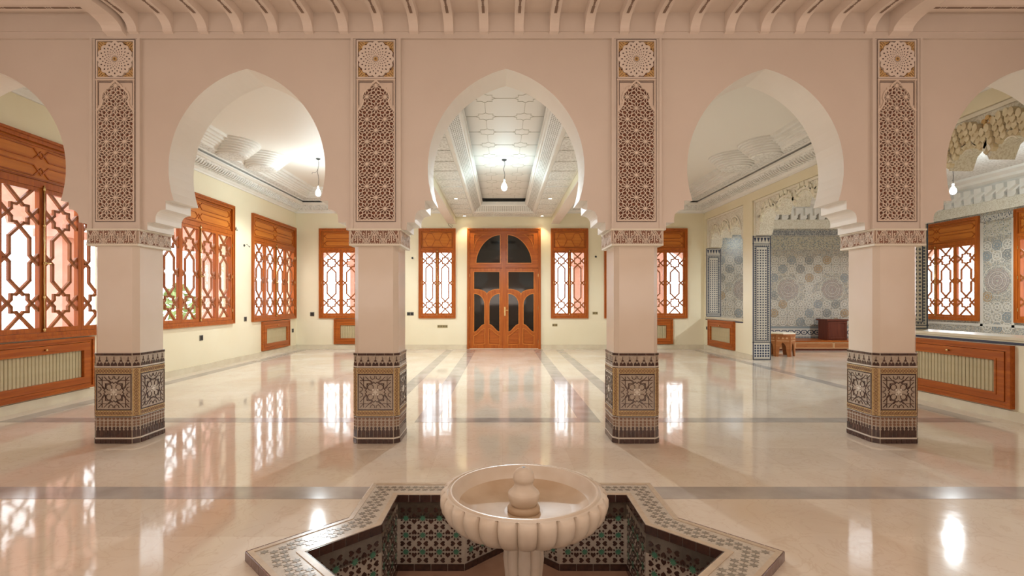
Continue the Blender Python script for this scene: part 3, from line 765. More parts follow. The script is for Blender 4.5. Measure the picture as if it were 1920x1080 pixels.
# ================================================================== RIGHT WALL: sills, stucco arches, tiled jambs
def on_right(y): return (XR, y, 0)
for (y0, y1), z in ((OPC, .92), (OPA, .95)):
    s1 = MB().box(XR-.03, XR+RW+.03, y0, y1, z-.005, z+.03).build('sill', 'base_marble', wr); s1.parent = wr; s1.matrix_parent_inverse = wr.matrix_basis.inverted()
    s2 = MB().box(XR-.012, XR-.0, y0, y1, z-.06, z-.03).build('sill_band', 'tile_navy', wr); s2.matrix_parent_inverse = wr.matrix_basis.inverted()
def stucco_arch(width, z0, z1, lobes, loc, label, gilt=False):
    """carved stucco screen hung in an opening: lobed lower edge with pendant points, raised ribs and stalactite cells"""
    root = empty('stucco_arch', loc, -PI/2); tag(root, label, 'stucco arch')
    h = width/2; leg = .24; low = []
    n = lobes; span = width-2*leg
    def env(x): return z0+.20+(.06 if n == 3 else .26)*math.sqrt(max(0, 1-(x/(span/2+.02))**2))
    pts = [(-h, z1), (-h, z0), (-h+leg*.75, z0), (-h+leg, z0+.12)]
    for i in range(n):
        xa = -span/2+span*i/n; xb = -span/2+span*(i+1)/n; za, zb = env(xa), env(xb); m = 8
        for j in range(m+1):
            t = j/m; x = xa+(xb-xa)*t; z = za+(zb-za)*t+.36*span/n*math.sin(t*PI)**.7 if 0 < t < 1 else (za if t == 0 else zb)
            pts.append((x, z-(.07 if t in (0, 1) and 0 < i+t < n else 0)))
    pts = [p for i, p in enumerate(pts) if i == 0 or abs(p[0]-pts[i-1][0])+abs(p[1]-pts[i-1][1]) > 1e-4]
    pts += [(h-leg, z0+.12), (h-leg*.75, z0), (h, z0), (h, z1)]
    pts = [p for i, p in enumerate(pts) if i == 0 or abs(p[0]-pts[i-1][0])+abs(p[1]-pts[i-1][1]) > 1e-4]
    MB().poly(pts, .06, RW-.06).build('screen', 'carved_stucco', root)
    MB().path(rect(-h+.03, h-.03, z1-.03, z1-.03)[:2], .05, .03, .06).bar((-h+.03, z0), (-h+.03, z1), .04, .03, .06).bar((h-.03, z0), (h-.03, z1), .04, .03, .06).build('border', 'cream_stucco', root)
    rb = MB()
    for i in range(n):
        xa = -span/2+span*i/n; xb = -span/2+span*(i+1)/n; zc = max(env(xa), env(xb)); w = xb-xa
        pp = []
        for j in range(13):
            t = j/12; x = xa-.04+(w+.08)*t; pp.append((x, env(x)+.04+(z1-.14-zc)*.8*math.sin(t*PI)**.55))
        rb.path([(x, min(z, z1-.07)) for x, z in pp], .035, .025, .06)
        for j in range(3): rb.path([(x+(xa+w/2-x)*.22*(j+1), min(z-(z-zc)*.22*(j+1), z1-.08)) for x, z in pp][2:-2], .012, .045, .06)
    rb.build('rib', 'cream_stucco', root)
    # stalactite cells along the lower edge
    cl = MB()
    for i in range(int(span/.075)):
        x = -span/2+.0375+i*.075; t = ((x+span/2)*n/span) % 1; z = env(x)+.36*span/n*math.sin(t*PI)**.7-.02
        for r in range(2 if not gilt else 4): cl.poly([(x-.034, z+r*.075), (x-.03, z+.045+r*.075), (x-.012, z+.072+r*.075), (x+.012, z+.072+r*.075), (x+.03, z+.045+r*.075), (x+.034, z+r*.075), (x, z-.04+r*.075)], .045-.02*r-(.012 if i % 2 else 0), .10)
    cl.build('stalactite_cells', 'gold_cream' if gilt else 'cream_cells', root, kind='stuff')
    gl = MB()
    for i in range(n+1 if gilt else 0):
        x = -span/2+span*i/n
        for k in range(5):
            a = k*2*PI/5+.3; gl.poly(circle(x+.05*math.cos(a), z1-.17+.05*math.sin(a), .03, 8), .035, .06)
    if gilt: gl.build('gilded_leaves', 'gold_stucco', root, kind='stuff')
    return root
mat('cream_cells', (.84, .79, .64), .6)
mat('gold_cream', (.78, .68, .48), .6, (.66, .54, .34), 12)
for yy, w, lb, nl in (((OPC[0]+OPC[1])/2, OPC[1]-OPC[0], 'carved cream stucco screen over the small tiled opening by the corner', 3),
                      ((OPB[0]+OPB[1])/2, OPB[1]-OPB[0], 'wide carved stucco arch over the doorway to the tiled room', 5),
                      ((OPA[0]+OPA[1])/2, OPA[1]-OPA[0], 'gilded stalactite stucco arch over the marble sill, near the picture edge', 3)):
    stucco_arch(w, 2.97, OT, nl, (XR, yy, 0), lb, lb.startswith('gilded'))

# -------- the star lattice used on panels (ten-pointed stars on a staggered grid)
def girih(x0, x1, z0, z1, cw, chh, inside=None):
    """line segments of a ten-fold star pattern: cw x chh is the size of the repeat"""
    segs = []; d = 1.0; R = d/2/math.cos(PI/10); W0, H0 = 2*math.cos(math.radians(54)), 2*math.sin(math.radians(54))
    cells = []
    ni, nj = int((x1-x0)/cw)+3, int((z1-z0)/chh)+3; xm = (x0+x1)/2
    for i in range(-ni, ni+1):
        for j in range(-1, nj+1):
            for o in (0, .5):
                px, pz = xm+(i+o)*cw, z0+(j+o)*chh
                if x0-cw*.6 < px < x1+cw*.6 and z0-chh*.6 < pz < z1+chh*.6: cells.append((px, pz))
    for px, pz in cells:
        def T(x, z): return (px+x*cw/W0, pz+z*chh/H0)
        A = [math.radians(18+36*k) for k in range(10)]; ap = d/2
        mid = [(ap*math.cos(a), ap*math.sin(a)) for a in A]
        r1 = .33; tip = [(r1*math.cos(a+PI/10), r1*math.sin(a+PI/10)) for a in A]
        r2 = .17; inn = [(r2*math.cos(a), r2*math.sin(a)) for a in A]; r3 = .11
        for k in range(10):
            segs.append((T(*mid[k]), T(*tip[k]))); segs.append((T(*tip[k]), T(*mid[(k+1) % 10])))
            c = .1; segs.append((T(c*math.cos(A[k]+PI/10), c*math.sin(A[k]+PI/10)), T(*tip[k])))
        # small links across the gaps
        for q in (1, -1):
            segs.append((T(q*.47, .155), T(q*.588, 0))); segs.append((T(q*.47, -.155), T(q*.588, 0)))
            segs.append((T(0, q*.5), T(.1, q*.62))); segs.append((T(0, q*.5), T(-.1, q*.62)))
    out = []
    for a, b_ in segs:
        ok = lambda p: x0 <= p[0] <= x1 and z0 <= p[1] <= z1 and (inside is None or inside(p))
        if ok(a) and ok(b_): out.append((a, b_))
        elif ok(a) or ok(b_):
            (p, q) = (a, b_) if ok(a) else (b_, a); lo, hi = 0, 1
            for _ in range(7):
                m = (lo+hi)/2; c = (p[0]+(q[0]-p[0])*m, p[1]+(q[1]-p[1])*m)
                if ok(c): lo = m
                else: hi = m
            out.append((p, (p[0]+(q[0]-p[0])*lo, p[1]+(q[1]-p[1])*lo)))
    return out
def tiled_jamb(z0, z1, loc, parent, check):
    """tile facing of a wall end, width RW, facing the camera side"""
    root = put('tile_facing', MB().box(-RW/2, RW/2, -.012, 0, z0, z1).mesh('tile_facing'), parent); root.data.materials.append(MATS['tile_pale'])
    root.location = loc; root.rotation_euler = (0, 0, 0); root.matrix_parent_inverse = parent.matrix_basis.inverted()
    zb = z0+(.42 if check else .06)
    if check: MB().box(-RW/2+.03, RW/2-.03, -.016, -.012, z0+.06, zb-.05).build('checker_tiles', 'check_tile', root)
    ln = MB().path(rect(-RW/2+.015, RW/2-.015, z0+.015, z1-.015), .018, -.018, -.01, True).path(rect(-RW/2+.085, RW/2-.085, zb+.05, z1-.27), .012, -.018, -.01, True)
    ln.bar((-RW/2, zb), (RW/2, zb), .014, -.018, -.01).bar((-RW/2, z1-.20), (RW/2, z1-.20), .014, -.018, -.01)
    ln.build('border_line', 'tile_navy', root)
    MB().poly(rect(-RW/2+.03, RW/2-.03, zb+.02, z1-.22), -.0145, -.012, [rect(-RW/2+.085, RW/2-.085, zb+.05, z1-.27)]).build('border_mosaic', 'check_fine', root)
    tri = MB()
    for i in range(5):
        x = -RW/2+.06+i*.08; tri.poly([(x-.03, z1-.05), (x+.03, z1-.05), (x, z1-.16)], -.017, -.012)
    tri.build('triangle_tiles', 'tile_navy', root)
    g = MB(); x0, x1 = -RW/2+.095, RW/2-.095; nz = int((z1-.28-zb-.06)/.062)
    for j in range(nz):
        for i in range(4):
            x = x0+.03+i*.063; z = zb+.09+j*.062
            g.poly(star(x, z, .026, .012, 4, PI/4 if (i+j) % 2 else 0), -.0165, -.012)
    g.build('star_tiles', 'tile_navy', root, kind='stuff')
    return root
tiled_jamb(0, 2.97, (XR+RW/2, OPB[1], 0), wr, True)
tiled_jamb(.95, 2.95, (XR+RW/2, OPC[1], 0), wr, False)
tiled_jamb(.98, 2.95, (XR+RW/2, OPA[1], 0), wr, False)

# -------- mosaic of the tiled room: rings, great rosettes, bands
def ring_mesh(name, m, rs, r, lob=0):
    b = MB()
    for (a, w) in rs: b.path(circle(0, 0, a*r, 14 if r < .2 else 36), w*r, -.006, 0, True)
    if lob:
        for k in range(lob): b.poly(circle(.62*r*math.cos(2*PI*k/lob), .62*r*math.sin(2*PI*k/lob), .13*r, 6), -.006, 0)
    me = b.mesh(name); me.materials.append(MATS[m]); return me
small = [ring_mesh('rosette', m, [(1, .17), (.35, .22)], .115, 8) for m in ('tile_pale', 'tile_blue', 'tile_orange', 'tile_grey')]
tiny = ring_mesh('ring_tile', 'tile_pale', [(1, .3)], .05)
big = ring_mesh('great_rosette', 'tile_rose', [(1, .05), (.84, .06), (.68, .05), (.52, .06), (.36, .06), (.2, .1)], .29, 0)
bigd = ring_mesh('rosette_stars', 'tile_pale', [(1.25, .04), (.76, .03), (.44, .03)], .29, 0)
def mosaic_field(parent, loc, rz, x0, x1, z0, z1, bigs, pitch=.268, seed=1):
    rd = random.Random(seed); root = empty('mosaic_field', loc, rz); root.parent = parent; root.matrix_parent_inverse = parent.matrix_basis.inverted()
    for bx, bz in bigs:
        o = put('great_rosette', big, root, (bx, 0, bz)); o2 = put('rosette_stars', bigd, root, (bx, 0, bz))
    nx = int((x1-x0)/pitch); nz = int((z1-z0)/pitch)
    for i in range(nx):
        for j in range(nz):
            x = x0+pitch*(i+.5); z = z0+pitch*(j+.5)
            if any(math.hypot(x-bx, z-bz) < .46 for bx, bz in bigs): continue
            kind = (i % 4)*3+(j*5) % 4; put('rosette', small[[0, 1, 2, 3, 1, 0, 3, 2][(i*3+j*5) % 8] if (i+j) % 2 else 0], root, (x, 0, z))
            if i and j: put('ring_tile', tiny, root, (x-pitch/2, 0, z-pitch/2))
    return root
mosaic_field(wab, (0, YAB, 0), 0, 6.5, 11.9, .64, 2.95, [(7.33, 1.76), (8.67, 1.76), (10.01, 1.76), (11.35, 1.76)])
mosaic_field(wa, (XA, 0, 0), -PI/2, -12.6, -11.85, .64, 2.95, [(-12.22, 1.9)], .25)
bd = MB()
def hband(m, nm, z0, z1, d=.008):
    o = MB().box(XR+RW, XA-.01, YAB-d, YAB, z0, z1).build(nm, m, wab); o.matrix_parent_inverse = wab.matrix_basis.inverted()
    return o
hband('check_fine', 'checker_band', .0, .34); hband('tile_pale', 'white_band', .34, .58); hband('zellige_band', 'mosaic_band', 2.98, 3.36); hband('navy_band', 'dark_band', 3.40, 3.55)
hband('tile_grey', 'mosaic_border', .58, .64, .01)
br = MB()
for i in range(28):
    x = 6.45+i*.2; br.path([(x, .46), (x+.05, .52), (x+.15, .52), (x+.2, .46), (x+.15, .40), (x+.05, .40)], .022, -.014, -.006, True); br.poly(circle(x+.1, .46, .022, 6), -.014, -.006)
o = br.build('braid_tiles', 'tile_navy', wab, loc=(0, YAB, 0), kind='stuff'); o.matrix_parent_inverse = wab.matrix_basis.inverted()
def sband(m, nm, y0, y1, z0, z1, d=.008):
    o = MB().box(XA-d, XA, y0, y1, z0, z1).build(nm, m, wa); o.matrix_parent_inverse = wa.matrix_basis.inverted(); return o
sband('zellige_band', 'mosaic_band', 11.86, 12.6, 2.98, 3.32); sband('navy_band', 'dark_band', 11.84, 12.62, 3.38, 3.52)
for y0, y1 in ((11.80, 11.87), (12.58, 12.65)): sband('tile_pale', 'pale_border', y0, y1, .75, 3.36, .012)
sband('tile_pale', 'pale_border', 5.2, YAB, .78, .84, .012); sband('tile_navy', 'dark_border', 5.2, YAB, .5, .56, .012)

# furniture in the tiled room
def hex_stool(loc):
    root = empty('side_stool', loc, .18); tag(root, 'low carved hexagonal wooden stool with pale top beside the tiled pier', 'stool')
    R = .32; H = .60
    for k in range(6):
        a = PI/6+k*PI/3; ap = R*math.cos(PI/6); s2 = R/2
        p = [(-s2, H-.06), (-s2, 0), (-s2+.06, 0), (-s2+.08, .16), (-.07, .25), (-.05, .30), (0, .36), (.05, .30), (.07, .25), (s2-.08, .16), (s2-.06, 0), (s2, 0), (s2, H-.06)]
        m = MB().poly(p, -.012, .012); o = m.build('side_panel', 'carved_wood', root)
        o.location = (ap*math.sin(a), -ap*math.cos(a), 0); o.rotation_euler = (0, 0, a)
        il = MB()
        for i in range(3): il.poly(star(-.09+i*.09, .47, .03, .015, 4), -.015, -.012)
        il.path([(-s2+.02, .40), (s2-.02, .40)], .012, -.015, -.012); il.build('inlay', 'inlay', o)
    MB().poly(circle(0, 0, R+.035, 6), H-.06, H-.03, plane='xy').build('seat_rim', 'carved_wood', root)
    MB().poly(circle(0, 0, R+.03, 6), H-.03, H, plane='xy').build('top', 'cream_stucco', root)
hex_stool((7.18, 13.0, 0))
pl = empty('low_platform', (9.4, 14.75, 0)); tag(pl, 'low carved wooden platform along the mosaic end wall', 'platform')
MB().box(-2.2, 2.2, -.40, .5, .0, .05).build('plinth', 'dark_wood', pl)
MB().box(-2.2, 2.2, -.42, .5, .05, .25).build('body', 'carved_wood', pl)
for i in range(4): MB().path(rect(-2.17+i*1.1, -1.1+i*1.1, .07, .22), .018, -.43, -.42, True).build('carved_frame', 'inlay', pl)
MB().box(-2.22, 2.22, -.44, .5, .25, .28).build('top_board', 'wood_h', pl)
ck = empty('wooden_chest', (9.66, 14.75, .28), .06); tag(ck, 'dark reddish wooden box cabinet standing on the low platform', 'cabinet')
MB().box(-.29, .29, -.2, .2, 0, .56).build('body', 'dark_wood', ck); MB().box(-.33, .33, -.24, .24, .56, .60).build('top', 'dark_wood', ck)
MB().path(rect(-.25, .25, .05, .51), .05, -.212, -.2, True).build('door_frame', 'dark_wood', ck)

# ================================================================== COLUMNS
A2, CH = .175, .045; HW = A2+CH         # half of the flat face, chamfer, half width
DZ = .89                                # height of the tiled dado
def octo(h, c): return [(-h+c, -h), (h-c, -h), (h, -h+c), (h, h-c), (h-c, h), (-h+c, h), (-h, h-c), (-h, -h+c)]
FACES = [Matrix.Rotation(k*PI/2, 4, 'Z') for k in range(4)]
FO = -HW-.006                           # tile surface of a face in its own frame
CHM = [Matrix.Rotation(PI/4+k*PI/2, 4, 'Z') for k in range(4)]
CHO = -(HW*2-CH)/math.sqrt(2)-.006; CHW = CH/math.sqrt(2)     # distance and half width of a chamfer
def all_faces(fn, flat=True, cham=True):
    b = MB()
    if flat:
        m = MB(); fn(m, A2, FO)
        for M in FACES: b.add(m, M)
    if cham:
        m = MB(); fn(m, CHW, CHO)
        for M in CHM: b.add(m, M)
    return b
def make_column():
    root = empty('column')
    MB().poly(octo(HW-.004, CH), DZ-.02, 1.96, plane='xy').build('shaft', 'shaft_plaster', root)
    core = MB().poly(octo(HW+.006, CH+.002), .0, DZ, plane='xy').build('tiled_dado', 'beige_tile', root)
    # bottom course, one tile each
    for k, M in enumerate(FACES):
        for i in range(7):
            w = 2*A2/7; x = -A2+w*(i+.5)
            o = MB().box(-w/2+.002, w/2-.002, -.008, .0, .004, .046).build('base_tile', 'dark_tile', core)
            p = M @ Vector((x, FO, 0)); o.location = p; o.rotation_euler = (0, 0, k*PI/2)
    for k, M in enumerate(CHM):
        o = MB().box(-CHW+.002, CHW-.002, -.008, .0, .004, .046).build('base_tile', 'dark_tile', core); o.location = M @ Vector((0, CHO, 0)); o.rotation_euler = (0, 0, PI/4+k*PI/2)
    for za, zb in ((.047, .060), (.750, .761), (.2605, .266)):
        MB().poly(octo(HW+.009, CH+.003), za, zb, [octo(HW-.01, CH)], 'xy').build('white_fillet', 'white_tile', root)
    def dark(m, h, y):
        for z in (.258, .270, .746): m.box(-h, h, y-.004, y, z-.003, z+.003)
        n = 4 if h > .1 else 1
        for i in range(n):
            w = 2*h/n; m.box(-h+w*i+.002, -h+w*(i+1)-.002, y-.005, y, .868, .888)
        if h > .1:
            m.path(rect(-h+.006, h-.006, .336, .680), .006, y-.005, y, True)
            m.box(-h, h, y-.004, y, .328, .332); m.box(-h, h, y-.004, y, .684, .688)
    all_faces(dark).build('dark_fillet', 'dark_tile', root)
    def merlon(m, h, y):
        n = 9 if h > .1 else 2; w = 2*h/n
        for i in range(n):
            x = -h+w*(i+.5); q = w*.44
            m.poly([(x-q, .064), (x+q, .064), (x+q, .128), (x+q*.45, .138), (x+q*.8, .150), (x+q*.5, .163), (x, .167), (x-q*.5, .163), (x-q*.8, .150), (x-q*.45, .138), (x-q, .128)], y-.004, y)
        n = 5 if h > .1 else 1; w = 2*h/n
        for i in range(n):
            x = -h+w*(i+.5); u = min(w, .07)/.07
            m.poly([(x-.030*u, .765), (x+.030*u, .765), (x+.028*u, .788), (x+.014*u, .803), (x+.008*u, .793), (x, .785), (x-.008*u, .793), (x-.014*u, .803), (x-.028*u, .788)], y-.004, y)
            m.poly([(x-.013*u, .808), (x+.013*u, .808), (x+.010*u, .820), (x+.003, .826), (x+.002, .856), (x-.002, .856), (x-.003, .826), (x-.010*u, .820)], y-.004, y)
    all_faces(merlon).build('merlon_frieze', 'dark_tile', root, kind='stuff')
    def buds(m, h, y):
        n = 9 if h > .1 else 2; w = 2*h/n
        for i in range(n):
            x = -h+w*(i+.5)
            for z, hh in ((.186, .0105), (.212, .0105)): m.poly(circle(x, z, .0125 if h > .1 else .011, 8, PI/8), y-.004, y)
            m.poly([(x-.013, .254), (x-.011, .240), (x, .234), (x+.011, .240), (x+.013, .254)], y-.004, y)
    all_faces(buds).build('bud_tiles', 'brown_tile', root, kind='stuff')
    def yel(m, h, y):
        if h > .1:
            m.box(-h, h, y-.003, y, .273, .327); m.box(-h, h, y-.003, y, .689, .742)
        else: m.box(-h, h, y-.003, y, .273, .742)
    all_faces(yel).build('braid_border', 'yellow_tile', root)
    def braid(m, h, y):
        if h > .1:
            for zc in (.30, .7155):
                for ph in (0, PI): m.path([(-h+2*h*i/48, zc+.017*math.sin(i/48*2*PI*6+ph)) for i in range(49)], .0045, y-.006, y-.002)
                for i in range(12): m.poly(circle(-h+2*h*(i+.5)/12, zc, .005, 6), y-.006, y-.002)
        else:
            for ph in (0, PI): m.path([(.017*math.sin(i/60*2*PI*7+ph), .28+.455*i/60) for i in range(61)], .0045, y-.006, y-.002)
            for i in range(14): m.poly(circle(0, .28+.455*(i+.5)/14, .005, 6), y-.006, y-.002)
    all_faces(braid).build('braid_lines', 'brown_tile', root, kind='stuff')
    # star strapwork panel on each face
    seg = [((.52, .52), (.52, .20)), ((.52, .20), (.62, .10)), ((.62, .10), (.52, 0)), ((.72, .94), (.72, .30)), ((.72, .30), (.60, .18)), ((.94, .60), (.56, .22)), ((.96, .32), (.84, .28)),
           ((.84, .28), (.77, .18)), ((.77, .18), (.84, .06)), ((.84, .06), (.96, .04)), ((.94, .94), (.72, .72)), ((.52, .52), (.44, .44))]
    sg = []
    for k in range(4):
        c, s_ = math.cos(k*PI/2), math.sin(k*PI/2)
        for a, d in seg:
            for mx in (1, -1):
                f = lambda p: (c*p[0]*mx-s_*p[1], s_*p[0]*mx+c*p[1]); sg.append((f(a), f(d)))
    rings = [(x*.30, z*.30) for x in (1, -1) for z in (1, -1)]
    m = MB(); cz = .508; k = .160
    for a, d in sg: m.bar((a[0]*k, cz+a[1]*k), (d[0]*k, cz+d[1]*k), .0058, FO-.004, FO)
    for x, z in rings: m.path(circle(x*k, cz+z*k, .185*k, 8, PI/8), .0055, FO-.004, FO, True)
    pm = m.mesh('strapwork'); pm.materials.append(MATS['dark_tile'])
    cs = MB().poly(star(0, cz, .034, .013, 4), FO-.005, FO); 
    for x, z in rings: cs.poly(circle(x*k*.48, cz+z*k*.48, .011, 6), FO-.0045, FO)
    cs = cs.mesh('centre_star'); cs.materials.append(MATS['white_tile'])
    for q in range(4): put('strapwork', pm, root, (0, 0, 0), q*PI/2); put('centre_star', cs, root, (0, 0, 0), q*PI/2)
    # ---- capital band with zigzag and palmettes
    HB = .245; cap = MB().box(-HB, HB, -HB, HB, 1.951, 2.108).box(-HB-.012, HB+.012, -HB-.012, HB+.012, 2.094, 2.112).box(-HB-.008, HB+.008, -HB-.008, HB+.008, 1.945, 1.965)
    cp = cap.build('capital', 'cream_stucco', root)
    m = MB().box(-HB+.003, HB-.003, -HB-.002, -HB, 1.966, 2.093); d_ = MB()
    for M in FACES: d_.add(m, M)
    d_.build('capital_recess', 'capital_recess', cp)
    m = MB(); y0, y1 = -HB-.012, -HB; P = .165; zb, zt = 1.968, 2.091
    for i in range(-3, 4):
        xa = i*P; 
        for (a, d) in (((xa, zt), (xa+P/2, zb)), ((xa+P/2, zb), (xa+P, zt))):
            lo, hi = -HB+.004, HB-.004
            if max(a[0], d[0]) <= lo or min(a[0], d[0]) >= hi: continue
            q = lambda x: (x, a[1]+(d[1]-a[1])*(x-a[0])/(d[0]-a[0]))
            A = q(max(a[0], lo)); D = q(min(d[0], hi))
            for off in (-.010, .010): m.bar((max(lo, min(hi, A[0]+off)), A[1]), (max(lo, min(hi, D[0]+off)), D[1]), .008, y0, y1, 0)
    def palm(xc, up):
        f = (lambda x, z: (xc+x, (zb+z) if up else (zt-z)))
        m.bar(f(0, .010), f(0, .080), .008, y0, y1)
        for sg_ in (1, -1):
            sp = [f(sg_*(.030+(.024-.0026*i)*math.cos(i*.62)), .031+(.024-.0026*i)*math.sin(i*.62)) for i in range(9)]; m.path(sp, .008, y0, y1)
            m.path([f(sg_*.052, .006), f(sg_*.044, .045), f(sg_*.022, .070), f(0, .088)], .008, y0, y1)
            m.path([f(sg_*.012, .052), f(sg_*.026, .060), f(sg_*.014, .072)], .007, y0, y1); m.path([f(sg_*.068, .008), f(sg_*.060, .030)], .008, y0, y1)
    for i in range(-11, 12): m.bar((i*.0215, zb-.001), (i*.0215+.010, zb+.006), .005, y0, y1, 0).bar((i*.0215, zt+.001), (i*.0215+.010, zt-.006), .005, y0, y1, 0)
    for q in (1, -1): m.bar((q*(HB-.010), zb), (q*(HB-.010), zt), .008, y0, y1, 0).bar((q*(HB-.012), zt-.01), (q*(HB-.045), zb+.045), .008, y0, y1, 0)
    for i in range(-3, 4):
        if abs(i*P) < HB-.06: palm(i*P, True)
        if abs(i*P+P/2) < HB-.06: palm(i*P+P/2, False)
    d_ = MB()
    for M in FACES: d_.add(m, M)
    d_.build('palmette_carving', 'lattice_plaster', cp, kind='stuff')
    # ---- pilaster with pierced panel and rosette, above the capital
    PW = .235; Y0 = -HW
    pil = MB().poly(rect(-PW, PW, 2.112, 3.99), Y0+.012, Y0+.045, [rect(-.19, .19, 2.19, 3.975)]).build('pilaster', 'plaster', root)
    MB().box(-PW-.012, -PW+.012, Y0+.0, Y0+.045, 2.112, 3.99).box(PW-.012, PW+.012, Y0+.0, Y0+.045, 2.112, 3.99).build('edge_moulding', 'plaster', pil)
    MB().box(-.195, .195, Y0+.032, Y0+.04, 2.18, 3.98).build('panel_recess', 'red_recess', pil)
    Z0 = 3.575     # top of the pierced field
    hp = [(0, 0), (35, 30), (65, 60), (80, 90), (112, 92), (112, 112), (145, 140), (160, 180), (165, 220), (150, 245), (165, 300), (192, 340), (220, 365)]
    hp = [(x*.000827, Z0-z*.00080) for x, z in hp]
    lob = [(-x, z) for x, z in reversed(hp)]+hp[1:]
    fld = [(-.182, 2.205)]+[(-.182, hp[-1][1])]+lob[1:-1]+[(.182, hp[-1][1]), (.182, 2.205)]
    def inside(p):
        n = len(fld); c = False; j = n-1
        for i in range(n):
            if (fld[i][1] > p[1]) != (fld[j][1] > p[1]) and p[0] < (fld[j][0]-fld[i][0])*(p[1]-fld[i][1])/(fld[j][1]-fld[i][1])+fld[i][0]: c = not c
            j = i
        return c
    la = MB(); ya, yb = Y0+.012, Y0+.030
    for a, d in girih(-.182, .182, 2.205, Z0, .178, .2205, inside): la.bar(a, d, .0068, ya, yb, .002)
    sp = MB()
    nj = 7
    for i in (-1, -.5, 0, .5, 1):
        for j in range(0, 14):
            x, z = i*.178, 2.205+j*.11025
            if (abs(i*2) % 2 == 1) != (j % 2 == 1): continue
            if inside((x, z)) and abs(x) < .17 and z > 2.22: sp.poly(circle(x, z, .0155, 10), ya-.002, yb)
    la.add(sp)
    la.build('pierced_lattice', 'lattice_plaster', pil, kind='stuff')
    # spandrels beside the lobed head
    for q in (1, -1):
        pl_ = [(q*.182, hp[-1][1]), (q*.182, Z0-.005), (q*.02, Z0-.005)]+[(q*x, z) for x, z in hp[1:-1]]
        MB().poly(pl_, Y0+.016, Y0+.03).build('head_panel', 'lattice_plaster', pil)
    hb = MB().path([(-.18, hp[-1][1]-.012)]+lob[0:]+[(.18, hp[-1][1]-.012)], .017, Y0+.006, Y0+.03).path([(-.182, 2.2), (-.182, 3.59)], .012, Y0+.006, Y0+.03).path([(.182, 2.2), (.182, 3.59)], .012, Y0+.006, Y0+.03)
    hb.bar((-.185, 3.588), (.185, 3.588), .022, Y0+.006, Y0+.03).bar((-.185, 2.2), (.185, 2.2), .014, Y0+.006, Y0+.03).build('strap_band', 'lattice_plaster', pil)
    dl = MB().path(rect(-.196, .196, 2.185, 3.982), .004, Y0+.009, Y0+.02, True).path([(-.168, hp[-3][1]), (-.168, Z0-.014), (-.03, Z0-.014)], .004, Y0+.012, Y0+.02).path([(.168, hp[-3][1]), (.168, Z0-.014), (.03, Z0-.014)], .004, Y0+.012, Y0+.02)
    dl.bar((-.196, 3.598), (.196, 3.598), .0035, Y0+.004, Y0+.02); dl.build('incised_line', 'dark_line', pil)
    # rosette
    zr, q = 3.788, .178
    ro = MB().path(rect(-q-.004, q+.004, zr-q-.004, zr+q+.004), .012, Y0+.006, Y0+.03, True)
    pts = []
    for i in range(160):
        a = 2*PI*i/160; r = .162+.016*abs(math.cos(8*a)); pts.append((r*math.cos(a), zr+r*math.sin(a)))
    ro.poly(pts, Y0+.004, Y0+.032); ro_o = ro.build('rosette', 'cream_rosette', pil)
    dr = MB()
    for rr, sz, off in ((.143, .0105, 0), (.120, .009, .5), (.098, .0078, 0), (.080, .0065, .5), (.064, .0055, 0), (.050, .0045, .5)):
        for i in range(16):
            a = 2*PI*(i+off)/16; c, s_ = math.cos(a), math.sin(a)
            dr.poly([(c*(rr+sz*1.1), zr+s_*(rr+sz*1.1)), (c*rr-s_*sz*.75, zr+s_*rr+c*sz*.75), (c*(rr-sz*1.1), zr+s_*(rr-sz*1.1)), (c*rr+s_*sz*.75, zr+s_*rr-c*sz*.75)], Y0+.0032, Y0+.02)
    for i in range(16):
        a = 2*PI*i/16; dr.bar((.022*math.cos(a), zr+.022*math.sin(a)), (.036*math.cos(a), zr+.036*math.sin(a)), .0035, Y0+.003, Y0+.02, 0)
    dr.bar((-.009, zr), (.009, zr), .004, Y0+.0, Y0+.02).bar((0, zr-.009), (0, zr+.009), .004, Y0+.0, Y0+.02)
    dr.build('pierced_drop', 'dark_line', ro_o, kind='stuff')
    MB().poly(circle(0, zr, .021, 16), Y0+.002, Y0+.02).build('gilt_boss', 'gold_stucco', ro_o)
    for sx in (1, -1):
        for sz in (1, -1):
            P_ = [(.97, .97), (.97, .42), (.88, .50), (.86, .62), (.76, .60), (.74, .70), (.70, .74), (.60, .76), (.62, .86), (.50, .88), (.42, .97)]
            g = MB().poly([(sx*x*q, zr+sz*z*q) for x, z in P_], Y0+.014, Y0+.032); go = g.build('gilt_corner', 'gold_stucco', ro_o)
            v = MB()
            for a, d in (((.95, .95), (.76, .76)), ((.93, .78), (.84, .66)), ((.78, .93), (.66, .84)), ((.92, .62), (.95, .5)), ((.62, .92), (.5, .95))): v.bar((sx*a[0]*q, zr+sz*a[1]*q), (sx*d[0]*q, zr+sz*d[1]*q), .004, Y0+.0125, Y0+.02, 0)
            v.build('leaf_vein', 'dark_line', go)
    return root
mat('cream_rosette', (.86, .75, .66), .5)
col0 = make_column()
CL = ['tiled column under the first full arch from the wide windows, leftmost of four', 'tiled column just left of the fountain, second from the wide windows',
      'tiled column just right of the fountain, third from the wide windows', 'tiled column in front of the tiled room, rightmost of four']
for i, x in enumerate(COLX):
    c = col0 if i == 0 else copy_tree(col0)
    c.location = (x, YF+HW, 0); tag(c, CL[i], 'column', 'tiled columns of the arcade', 'thing')

